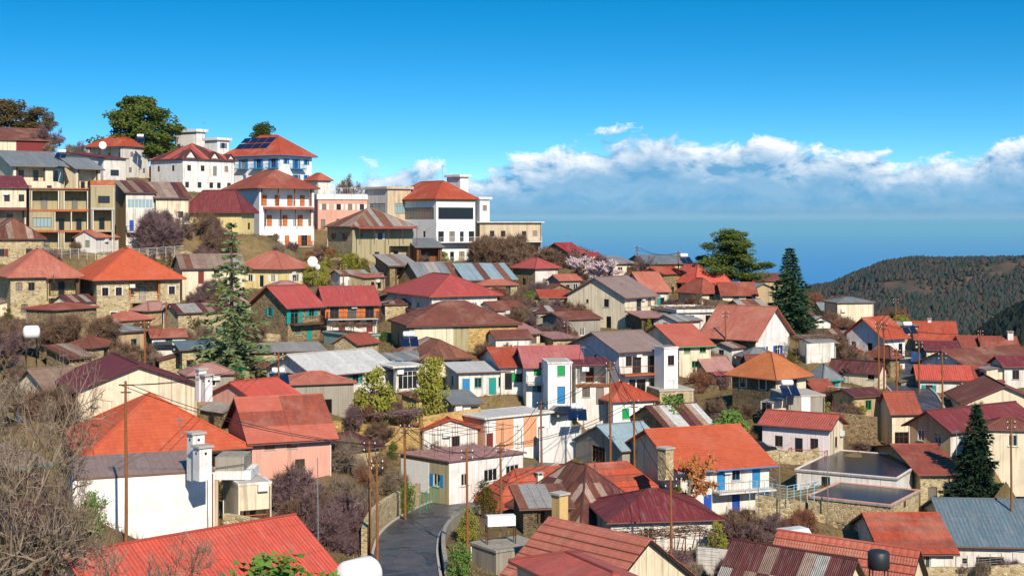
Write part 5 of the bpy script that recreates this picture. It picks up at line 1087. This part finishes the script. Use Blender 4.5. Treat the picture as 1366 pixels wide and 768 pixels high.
scatter('brambles', 9000, (-60, 1400, 45, 270), brush, 'twig_brown', 'dry brown brambles covering the banks between the houses', 'brambles')
scatter('thorn_scrub', 5000, (-60, 1400, 45, 270), brush, 'twig_purple', 'purple-grey thorn scrub on the banks between the houses', 'scrub')
scatter('grass', 14000, (-60, 1400, 45, 230), tuft, 'grass_dry', 'dry winter grass on the open ground between the houses', 'grass')
# ------------------------------------------------------------------ poles, wires, walls, tanks, cars, pergolas
def find(label): return next(o for o in bpy.data.objects if o.get('label') == label)
def local(root, p):
    a = root.rotation_euler.z; q = p - root.location; return Vector((q.x * math.cos(a) + q.y * math.sin(a), -q.x * math.sin(a) + q.y * math.cos(a), q.z))
POLES = []
def pole(x, ytop, d, label, kind='wood', arm=True, group=None, yb=None):
    p = P(x, ytop, d); z = zt(p.x, p.y); o = empty('utility_pole' if kind == 'wood' else 'metal_post', (p.x, p.y, z), rv.uniform(-.4, .4), label, 'pole', group); h = p.z - z; r = .14 if kind == 'wood' else .06
    b = MB(); n = 5
    for k in range(n): b.bar((.03 * math.sin(k), 0, -.4 + (h + .4) * k / n), (.03 * math.sin(k + 1), 0, -.4 + (h + .4) * (k + 1) / n), r * (1 - .35 * k / n), 8, r * (1 - .35 * (k + 1) / n))
    b.build('shaft', {'wood': 'wood_pole', 'steel': 'steel', 'rust': 'iron_rust'}[kind], o)
    if arm and kind == 'wood':
        for k in (0, 1):
            b = MB(); b.bar((-.55 + .15 * k, 0, h - .3 - .55 * k), (.55 - .15 * k, 0, h - .3 - .55 * k), .05); c = b.build('crossarm', 'iron', o)
            for s_ in (-.45, 0, .45):
                b = MB(); b.lathe([(.02, 0), (.05, .04), (.05, .1), (.03, .16)], 6, (s_, 0, h - .25 - .55 * k)); b.build('insulator', 'frame_white', c)
    POLES.append(Vector((p.x, p.y, p.z - .3))); return POLES[-1]
pl = {}
for k, (x, yt, d, lb) in {'a': (168, 508, 71, 'brown wooden pole in front of the plain white wall'), 'b': (493, 588, 80, 'tall orange-brown pole beside the road and the white tank'), 'c': (503, 612, 78, 'shorter orange-brown pole beside the tall one at the road'), 'd': (540, 565, 91, 'wooden pole on the roadside bank before the shop'),
      'e': (623, 598, 79, 'leaning wooden pole on the outer side of the road bend'), 'f': (668, 590, 90, 'slim wooden pole beside the grey striped lean-to roof'), 'g': (722, 535, 106, 'wooden pole at the corner of the peach panelled building'), 'h': (814, 482, 104, 'tall wooden pole before the little white house with green shutters'),
      'i': (846, 532, 103, 'thin wooden pole beside the pale blue metal roof'), 'j': (193, 428, 124, 'wooden pole below the porch of the orange pyramid roof'), 'k': (222, 402, 140, 'pale wooden pole beside the stone house with columned porch'), 'l': (1172, 428, 132, 'tall dark pole in front of the tall white gable'),
      'm': (1179, 430, 136, 'twin of the tall dark pole before the tall white gable'), 'n': (1196, 465, 134, 'short dark pole beside the side road'), 'o': (1226, 455, 138, 'slim pole before the white roadside house'), 'p': (1257, 470, 130, 'thin pole above the maroon roofed gable'), 'q': (1195, 398, 190, 'distant pole behind the tall white gable'),
      'r': (1349, 560, 97, 'brown pole beside the dark spruce'), 's': (1308, 440, 165, 'pole among the terracotta cottages'), 't': (895, 636, 79, 'dark iron pole in front of the dark red hipped roof'), 'u': (458, 352, 176, 'wooden pole on the bank under the stone house with maroon shutters'), 'v': (850, 328, 205, 'pole on the skyline beside the reddish bare tree'),
      'w': (905, 335, 195, 'pole beside the scarlet hipped roof'), 'x': (968, 415, 152, 'pole before the barn with rusty grey roof'), 'y': (372, 470, 112, 'wooden pole at the gable of the white sheet roof'), 'z': (757, 428, 150, 'pole at the corner of the big cream gable')}.items():
    pl[k] = pole(x, yt, d, lb, 'wood')
for i, (x, yt, d, lb) in enumerate([(1040, 600, 95, 'thin steel post on the terrace with light blue railing'), (1104, 600, 96, 'steel post beside the wet dark flat roof'), (1012, 640, 93, 'steel post beside the white house with blue doors'), (424, 610, 76, 'thin steel mast at the end of the bright red metal roof'), (277, 640, 70, 'grey steel mast before the plain white wall'), (1112, 560, 112, 'white steel lamp post beside the pinkish white house')]):
    pole(x, yt, d, lb, 'steel', False)
def wire(a, b_, sag, label, r=.032):
    m = MB(); n = 12; pts = [a.lerp(b_, i / n) - Vector((0, 0, sag * 4 * (i / n) * (1 - i / n))) for i in range(n + 1)]
    for p, q in zip(pts[:-1], pts[1:]): m.bar(p, q, r, 3, None, False)
    tag(m.build('power_line', 'rubber'), label, 'cable', 'power lines between the poles')
SHORT = dict(zip('abcdefghijklmnopqrstuvwxyz', 'white-wall,tall roadside,short roadside,shop bank,leaning road-bend,lean-to roof,peach building,green-shutter house,blue roof,porch,columned house,white gable,twin gable,side road,roadside house,maroon gable,distant valley,spruce,terracotta cottage,dark iron,brown bank,skyline,scarlet roof,rusty barn,white sheet roof,cream gable'.split(',')))
for (k, q) in ('ab', 'bc', 'bd', 'de', 'ef', 'fg', 'gh', 'hi', 'fi', 'ay', 'lm', 'mn', 'no', 'op', 'lq', 'jk', 'ht', 'zh', 'wv', 'ls'):
    for dx in (-.4, .4):
        off = Vector((dx, 0, 0)); wire(pl[k] + off, pl[q] + off, .8, 'thin dark power line from the %s pole to the %s pole' % (SHORT[k], SHORT[q]))
def stone_run(name, pts, h, th, mat, label, cat='wall', depth=1.5):
    b = MB(); pts = [Vector(p) for p in pts]
    for i in range(len(pts) - 1):
        a, c = pts[i], pts[i + 1]; d = c - a; d.z = 0; d.normalize(); n = Vector((d.y, -d.x, 0)) * th / 2; up = Vector((0, 0, h)); dn = Vector((0, 0, -depth))
        for q in ([a + n + dn, c + n + dn, c + n + up, a + n + up], [c - n + dn, a - n + dn, a - n + up, c - n + up], [a + n + up, c + n + up, c - n + up, a - n + up]): b.poly(q)
        if i == 0: b.poly([a - n + dn, a + n + dn, a + n + up, a - n + up])
        if i == len(pts) - 2: b.poly([c + n + dn, c - n + dn, c - n + up, c + n + up])
    return tag(b.build(name, mat), label, cat, kind='thing')
def offs(path, o, i0, i1, dz=0):
    out = []
    for i in range(i0, i1):
        p = path[i]; d = path[min(i + 1, len(path) - 1)] - path[max(i - 1, 0)]; d.z = 0; d.normalize(); out.append(p + Vector((d.y, -d.x, 0)) * o + Vector((0, 0, dz)))
    return out
stone_run('parapet_wall', offs(path1, 3.2, 14, 42), .95, .35, 'concrete', 'low curved concrete parapet along the outer side of the road bend')
stone_run('retaining_wall', offs(path1, -3.4, 22, 48), 2.3, .5, 'stone_pale', 'tan stone retaining wall along the inner side of the road bend', depth=2)
for (x0, y0, d0, x1, y1, d1, h, mt, lb) in [(1104, 522, 129, 1172, 526, 128, 1.6, 'stone_pale', 'dry stone terrace wall below the dusty red cottage'), (1100, 552, 121, 1170, 560, 119, 1.8, 'stone', 'stone terrace wall above the pinkish white house'), (700, 462, 146, 762, 458, 150, 1.6, 'stone_pale', 'garden terrace wall beside the golden stone end wall'), (690, 405, 172, 760, 400, 176, 1.4, 'stone', 'stone terrace wall under the small red hipped house'), (420, 385, 178, 530, 392, 176, 2.0, 'stone_dark', 'dark stone terrace wall on the brown bank'), (560, 560, 112, 640, 548, 116, 2.2, 'stone_gold', 'golden stone yard wall behind the faded pink shop roof'),
      (440, 565, 112, 560, 575, 110, 3.0, 'stone_gold', 'golden stone wall behind the vine pergola'), (1075, 462, 149, 1112, 460, 150, 1.6, 'white', 'white garden wall beside the bare tree'), (720, 575, 114, 775, 572, 113, 1.8, 'white_clean', 'short white wall beside the little white house'), (230, 500, 126, 330, 505, 124, 1.6, 'stone_pale', 'stone wall below the shed with green railings'), (60, 430, 146, 130, 436, 148, 3, 'stone_pale', 'stone terrace wall between the two hipped stone houses'), (300, 690, 77, 362, 700, 76, 1.6, 'stone_pale', 'beige stone wall below the carport'), (1008, 664, 96, 1074, 674, 95, 1.6, 'stone_pale', 'pale stone terrace wall below the light blue railing'), (930, 735, 78, 1030, 745, 76, 1.2, 'white', 'low white wall running below the bare bushes')]:
    a, c = P(x0, y0, d0), P(x1, y1, d1); stone_run('stone_wall' if 'stone' in lb else 'garden_wall', [a, a.lerp(c, .5), c], 0 + .35, .45, mt, lb, depth=h + 2)
# white double chimney on the plain white house, and the tall one on the huge orange roof
def chimney(root, p, w, h, mat='white_clean', ang=.7, holes=True):
    q = local(root, p); o = MB(); o.box(-w / 2, w / 2, -w / 2, w / 2, 0, h); c = o.build('chimney', mat, root); c.location = q; c.rotation_euler.z = ang - root.rotation_euler.z
    m = MB(); m.box(-w / 2 - .14, w / 2 + .14, -w / 2 - .14, w / 2 + .14, h + .002, h + .16); m.build('chimney_cap', 'slab', c)
    if holes:
        for (dx, dy) in ((0, -1), (-1, 0)):
            m = MB(); m.lathe([(.11, -.02), (.11, .012)], 10, (0, 0, 0), 'y' if dy else 'x'); k = m.build('flue_hole', 'dark_in', c); k.location = (dx * (w / 2 + .004), dy * (w / 2 + .004), h - .45)
wh = find('plain white walled house with grey metal roof and double chimney'); oh_ = find('house with huge orange tiled hipped roof behind white chimneys')
p = P(261, 640, 77.6); chimney(wh, p, 1.05, 62 / FPX * DS(77.6)); p = P(270, 640, 76.4); chimney(wh, p, 1.1, 44 / FPX * DS(76.4))
p = P(268, 535, 92); chimney(oh_, p, .75, 42 / FPX * DS(92)); p = P(276, 535, 91.5); chimney(oh_, p, .75, 34 / FPX * DS(91.5))
sr = find('house with salmon ribbed roof and brick chimney beside the road'); p = P(747, 705, 74); chimney(sr, p, .9, 46 / FPX * DS(74), 'ochre', holes=False)
bo = find('white house with big orange tiled roof and blue doors'); p = P(888, 640, 97.5); chimney(bo, p, 1.1, 42 / FPX * DS(97.5), 'stone_pale', holes=False)
# carport slab beside the white house
o = empty('carport_roof', P(288, 634, 79), 0, 'white concrete slab roof on columns joined to the plain white house', 'carport'); b = MB(); b.box(-.3, 2.9, 0, 3.6, -.35, .35); b.build('slab', 'white_clean', o); b = MB(); b.box(-.1, 2.3, .2, 3.4, .36, 1.5); b.build('roof_box', 'concrete', o)
for (x, y) in ((.0, .2), (2.6, .2), (2.6, 3.3)): b = MB(); b.box(x - .15, x + .15, y - .15, y + .15, -5.0, -.36); b.build('column', 'beige', o)
# water tanks
def barrel(name, x, y, d, r, L, mat, label, rz, horiz=True, stand=1.0):
    c = P(x, y, d); o = empty(name, c, rz, label, 'water tank'); b = MB(); pr = [(.02, 0), (r * .55, .03 * L), (r * .85, .09 * L), (r, .18 * L), (r, .82 * L), (r * .85, .91 * L), (r * .55, .97 * L), (.02, L)] if horiz else [(r * .9, 0), (r, .05 * L), (r, .88 * L), (r * .8, .96 * L), (r * .3, L)]
    b.lathe([(q, h - (L / 2 if horiz else 0)) for q, h in pr], 20, (0, 0, r if horiz else 0), 'x' if horiz else 'z'); b.build('tank', mat, o, True)
    for sx in (-1, 1):
        for sy in (-1, 1):
            b = MB(); e = (L * .3 if horiz else r * .7) * sx; b.bar((e, r * .6 * sy, .3 if horiz else 0), (e, r * .7 * sy, -stand), .05); b.build('leg', 'iron', o)
    return o
barrel('water_tank', 478, 790, 66, 1.2, 3.4, 'tank_white', 'big white cylindrical tank with domed ends beside the road', .9, stand=2.5)
barrel('water_tank', 1172, 758, 70, .8, 1.4, 'tank_black', 'black round water tank on a stand above the pink ribbed roof', 0, False, 1.6)
barrel('water_tank', 42, 452, 118, .8, 2.0, 'tank_white', 'white water tank half hidden among the bare trees of the near slope', .4, stand=2.0)
def solar(x, y, d, rz, label, tankc='tank_white'):
    o = empty('solar_heater', P(x, y, d), rz, label, 'water heater'); b = MB()
    b.lathe([(.02, -.75), (.3, -.7), (.36, -.6), (.36, .6), (.3, .7), (.02, .75)], 14, (0, .5, 1.5), 'x'); b.build('tank', tankc, o, True)
    for sx in (-.55, .55):
        b = MB(); slab(b, [[(sx - .5, -1.1, .1), (sx + .5, -1.1, .1), (sx + .5, .3, 1.15), (sx - .5, .3, 1.15)]], .06); b.build('panel', 'panel_blue', o)
    for sx in (-.7, .7):
        for (y0, z0, y1, z1) in ((.5, 1.2, .5, -.9), (-1.1, .1, -1.1, -.9), (-1.1, .05, .5, 1.2)): b = MB(); b.bar((sx, y0, z0), (sx, y1, z1), .03); b.build('strut', 'steel', o)
for a in [(372, 512, 112, .3, 'solar water heater with dark panels before the white sheet roof'), (546, 462, 124, .2, 'white tank solar heater at the end of the white sheet roof'), (1052, 528, 116.5, .2, 'white tank solar heater on the concrete terrace box'), (82, 212, 214, 0, 'solar heater panels between the two grey metal roofs'), (914, 352, 192, .4, 'white tank heater above the scarlet hipped roof'), (1212, 445, 164, .2, 'dark solar heater beside the bright orange roof'), 
          (770, 560, 112, 0, 'heater with blue panel behind the short white wall'), (187, 190, 262, .2, 'grey heater on the white upper house roof'), ]: solar(*a)
# solar panels on the hotel roof
Wd, Dd, Hh_, Rr = hotel['_w'], hotel['_d'], hotel['_h'], hotel['_r']; half = min(Wd, Dd) / 2
for i in range(2):
    for j in range(4):
        v0 = Dd * (.32 + .15 * j); u0, u1 = (half * (.22 + .34 * i), half * (.5 + .34 * i)); f = lambda u: Hh_ + Rr * u / half + .22
        b = MB(); slab(b, [[Vector((u0, v0 + Dd * .135, f(u0))), Vector((u0, v0, f(u0))), Vector((u1, v0, f(u1))), Vector((u1, v0 + Dd * .135, f(u1)))]], .06); b.build('solar_panel', 'panel_blue', hotel)
tb_ = find('long pink building with white roof terrace'); hz = tb_['_h'] + .2 + .9; railing('railing', tb_, [(0, 0, hz), (tb_['_w'], 0, hz)], 'rail_white', 1.3, step=.5)
# bare reinforcement posts and wires over the shop roof
hs2 = shop['_h'] + .55; Ws, Dsz = shop['_w'], shop['_d']
for i in range(5):
    for j in range(4):
        u, v = Ws * (.04 + .23 * i), Dsz * (.05 + .3 * j); b = MB(); b.bar((u, v, hs2 - .5), (u, v, hs2 + 2.4 + .2 * ((i * 7 + j * 3) % 3)), .035); b.build('pergola_post', 'iron_rust', shop)
for i in range(5): b = MB(); b.bar((Ws * (.04 + .23 * i), 0, hs2 + 2.3), (Ws * (.04 + .23 * i), Dsz * .95, hs2 + 2.3), .025); b.build('pergola_bar', 'iron_rust', shop)
for j in range(4): b = MB(); b.bar((0, Dsz * (.05 + .3 * j), hs2 + 2.25), (Ws * .96, Dsz * (.05 + .3 * j), hs2 + 2.25), .025); b.build('pergola_bar', 'iron_rust', shop)
# vine pergolas
def pergola(x, y, d, w, dp, h, rz, label, vine='twig_purple', dens=900, mat='iron_rust'):
    p = P(x, y, d); z = zt(p.x, p.y); top = z + 2.7; o = empty('pergola', (p.x, p.y, z), rz, label, 'pergola'); hh = top - z; r = random.Random(label)
    for i in range(max(2, int(w / 2.5) + 1)):
        for j in (0, 1):
            u = -w / 2 + w * i / max(1, int(w / 2.5)); b = MB(); b.bar((u, dp * (j - .5), -.8), (u, dp * (j - .5), hh), .05); b.build('post', mat, o)
    for j in range(5): b = MB(); b.bar((-w / 2, dp * (j / 4 - .5), hh), (w / 2, dp * (j / 4 - .5), hh), .03); b.build('rail', mat, o)
    b = MB()
    for k in range(dens):
        q = Vector((r.uniform(-w / 2, w / 2), r.uniform(-dp / 2, dp / 2), hh + r.uniform(-.2, .35))); tri(b, q, q + Vector((r.gauss(0, .7), r.gauss(0, .7), r.gauss(0, .25))), .04, r)
    for k in range(4):
        q = Vector((r.uniform(-w / 2, w / 2), r.uniform(-dp / 2, dp / 2), -.3)); b.bar(q, q + Vector((r.uniform(-.4, .4), 0, hh * .6)), .09, 5, .07, False); b.bar(q + Vector((0, 0, hh * .55)), q + Vector((.4, .2, hh)), .07, 5, .03, False)
    b.build('vine', vine, o)
pergola(515, 540, 112, 8, 4, 3, .1, 'dense brown vine pergola before the golden stone wall'); pergola(925, 398, 166, 12, 4, 3, .1, 'long vine trellis in front of the scarlet and orange roofs', 'twig_brown'); pergola(1082, 445, 154, 6, 3, 3, .2, 'bare vine frame above the white garden wall', 'twig_brown', 500); pergola(395, 478, 124, 9, 4, 3, .1, 'brown vine pergola above the white sheet roof', 'twig_red'); pergola(720, 395, 176, 8, 3, 3, 0, 'vine frame under the small red hipped house', 'twig_brown', 600)
pergola(885, 700, 80, 8, 3, 3, .3, 'wire vine frame in front of the dark red hipped roof', 'twig_brown', 500); pergola(470, 428, 148, 6, 3, 2.6, 0, 'vine arbour under the white balcony with orange doors', 'twig_brown', 600); pergola(820, 545, 113, 6, 3, 2.6, .3, 'vine arbour beside the little white house', 'twig_red', 400); pergola(590, 345, 203, 8, 4, 3, .1, 'ramshackle vine frame under the white hotel', 'twig_brown', 500)
# light blue terrace railing and wire fences
def fence(pts, h, mat, label, step=1.6, mesh=True):
    p0 = P(*pts[0]); o = empty('fence', (p0.x, p0.y, zt(p0.x, p0.y)), 0, label, 'fence'); W3 = [P(*q) for q in pts]
    for a, c in zip(W3[:-1], W3[1:]):
        n = max(1, int((c - a).length / step))
        for i in range(n):
            q = a.lerp(c, i / n); q2 = a.lerp(c, (i + 1) / n); b = MB(); b.bar(q - o.location - Vector((0, 0, h + .6)), q - o.location, .035); b.build('post', mat, o)
            b = MB()
            for k in range(5 if mesh else 2): e = Vector((0, 0, -h * k / (5 if mesh else 1.2))); b.bar(q + e - o.location, q2 + e - o.location, .012 if k else .02, 3, None, False)
            b.build('wire_panel', mat, o)
fence([(1000, 640, 97), (1050, 648, 95), (1095, 640, 97)], 1.4, 'lightblue', 'light blue railing round the terrace before the flat roofs', .8); fence([(845, 712, 79), (900, 716, 78), (960, 722, 77)], 2.2, 'iron', 'dark wire fence in front of the white wall with dark red roof')
fence([(1105, 515, 128), (1170, 520, 127)], 1.4, 'rail_white', 'white wire fence on the terraced garden'); fence([(240, 488, 124), (330, 492, 123)], 1.1, 'green', 'green railing along the yard below the cedar', .6); fence([(1275, 742, 88), (1366, 735, 89)], 1.1, 'steel', 'steel railing in front of the slate-blue roofed house', 1.0); fence([(60, 330, 182), (150, 334, 181), (245, 328, 181)], 1.2, 'rail_white', 'pale railing along the terrace above the pyramid roof', 1.4); fence([(560, 660, 88), (590, 640, 93)], 1.2, 'fence_green', 'green mesh fence on the roadside wall', .9)
# cars
def car(x, y, d, rz, mat, label, van=False):
    p = P(x, y, d); z = zt(p.x, p.y) + .18; o = empty('parked_car', (p.x, p.y, z), rz, label, 'car'); L, Wc = (4.1, 1.7)
    side = [(-2.05, .35), (2.05, .35), (2.08, .62), (1.95, .82), (1.05, .95), (.45, 1.42), (-1.35, 1.45), (-1.9, 1.0), (-2.06, .9)] if not van else [(-2.05, .35), (2.1, .35), (2.1, .8), (1.5, 1.05), (1.1, 1.8), (-2.0, 1.85), (-2.06, .9)]
    b = MB(); n = len(side)
    def ins(q): return Wc / 2 - (max(q[1] - .9, 0) * .22)
    l = [(q[0], -ins(q), q[1]) for q in side]; r_ = [(q[0], ins(q), q[1]) for q in side]; b.poly(l); b.poly(r_[::-1])
    for i in range(n): j = (i + 1) % n; b.poly([l[j], l[i], r_[i], r_[j]])
    b.build('body', mat, o)
    for s_ in (-1, 1):
        y0 = s_ * (Wc / 2 - .02)
        b = MB(); b.poly([(-1.45, s_ * .86, .98), (.85, s_ * .86, .98), (.38, s_ * .765, 1.36), (-1.2, s_ * .765, 1.38)]); b.build('side_window', 'glass', o)
        for xx in (-1.3, 1.3): b = MB(); b.lathe([(.2, -.1), (.31, -.09), (.31, .09), (.2, .1)], 14, (xx, s_ * .76, .3), 'y'); w_ = b.build('wheel', 'rubber', o); b = MB(); b.lathe([(.17, -.11), (.17, .11)], 10, (xx, s_ * .77, .3), 'y'); b.build('rim', 'steel', w_)
        b = MB(); b.box(2.03, 2.09, s_ * .6 - .16, s_ * .6 + .16, .62, .76); b.build('headlight', 'frame_white', o); b = MB(); b.box(-2.09, -2.02, s_ * .62 - .13, s_ * .62 + .13, .72, .86); b.build('tail_light', 'm_red', o)
    b = MB(); b.poly([(1.08, -.74, .98), (1.08, .74, .98), (.52, .66, 1.4), (.52, -.66, 1.4)]); b.build('windscreen', 'glass', o); b = MB(); b.poly([(-1.9, .7, 1.04), (-1.9, -.7, 1.04), (-1.42, -.62, 1.42), (-1.42, .62, 1.42)]); b.build('rear_window', 'glass', o)
car(218, 455, 138, .4, 'car_black', 'black car parked below the columned stone porch'); car(1010, 590, 113, .2, 'car_black', 'black car parked behind the big orange tiled roof'); car(1060, 695, 88, .5, 'car_white', 'pale car parked among bare bushes below the flat roofs', True); car(1222, 482, 170, 1.3, 'car_blue', 'blue van parked on the side road', True); car(1240, 510, 147, 1.2, 'car_white', 'white car beside the white roadside house'); car(755, 575, 119, .3, 'car_black', 'dark car parked behind the short white wall')
# dishes and aerials
def dish(x, y, d, label, r=.55):
    o = empty('satellite_dish', P(x, y, d), rv.uniform(-.5, .5), label, 'dish'); b = MB(); b.lathe([(.03, .16), (r * .5, .12), (r * .85, .04), (r, -.04), (r * .98, -.06), (.03, .12)], 16, (0, 0, 0), 'y'); b.build('reflector', 'tank_white', o, True); b = MB(); b.bar((0, .1, 0), (0, .12, -1.6), .04); b.build('mast', 'steel', o)
dish(417, 349, 180, 'white dish on the bank under the white villa', .9); dish(137, 194, 240, 'white dish before the shaded side veranda', .8); dish(424, 356, 182, 'smaller white dish beside the yellow bushes', .5)
def aerial(x, y, d, label):
    o = empty('aerial', P(x, y, d), rv.uniform(0, 3), label, 'aerial'); b = MB(); b.bar((0, 0, -2.6), (0, 0, .2), .03); b.build('mast', 'steel', o); b = MB(); b.bar((-.8, 0, 0), (.8, 0, 0), .02)
    for k in range(6): b.bar((-.7 + .28 * k, -.35 + .03 * k, 0), (-.7 + .28 * k, .35 - .03 * k, 0), .014)
    b.build('boom', 'steel', o)
for a in [(72, 353, 157, 'aerial on the pink-red hipped roof'), (590, 222, 240, 'aerial above the white roof block'), (272, 164, 288, 'aerial on the white stair tower'), (778, 463, 122, 'aerial on the faded pink row house roof'), (698, 592, 97, 'aerial on the long orange ribbed roof'), (758, 315, 216, 'aerial on the skyline gable'), (835, 368, 168, 'aerial on the big cream gabled house'), (1276, 575, 108, 'aerial beside the maroon roofed house'), (240, 560, 84, 'aerial on the huge orange roof')]: aerial(*a)
# crates, bins and clutter
b = MB(); b.box(-.55, .55, -.4, .4, 0, .9); o = b.build('blue_drum_cover', 'cloth_blue'); p = P(478, 640, 90); o.location = (p.x, p.y, zt(p.x, p.y)); tag(o, 'blue plastic cover in the roadside thicket', 'cover')
o = empty('rooftop_box', P(668, 700, 81), .2, 'white box on a rusty frame beside the road bend', 'box'); b = MB(); b.box(-1.2, 1.2, -.45, .45, 0, .85); b.build('cabinet', 'tank_white', o)
for (x, y) in ((-1.2, -.4), (1.2, -.4), (-1.2, .4), (1.2, .4)): b = MB(); b.bar((x, y, -3.2), (x, y, -.01), .05); b.build('leg', 'iron_rust', o)
for z in (-2.2, -1.1): b = MB(); b.bar((-1.2, -.4, z), (1.2, -.4, z + .3), .03); b.build('brace', 'iron_rust', o)
for o in bpy.data.objects:
    for k in ('_w', '_d', '_h', '_r'):
        if k in o: del o[k]
print('OBJS', len(bpy.data.objects));
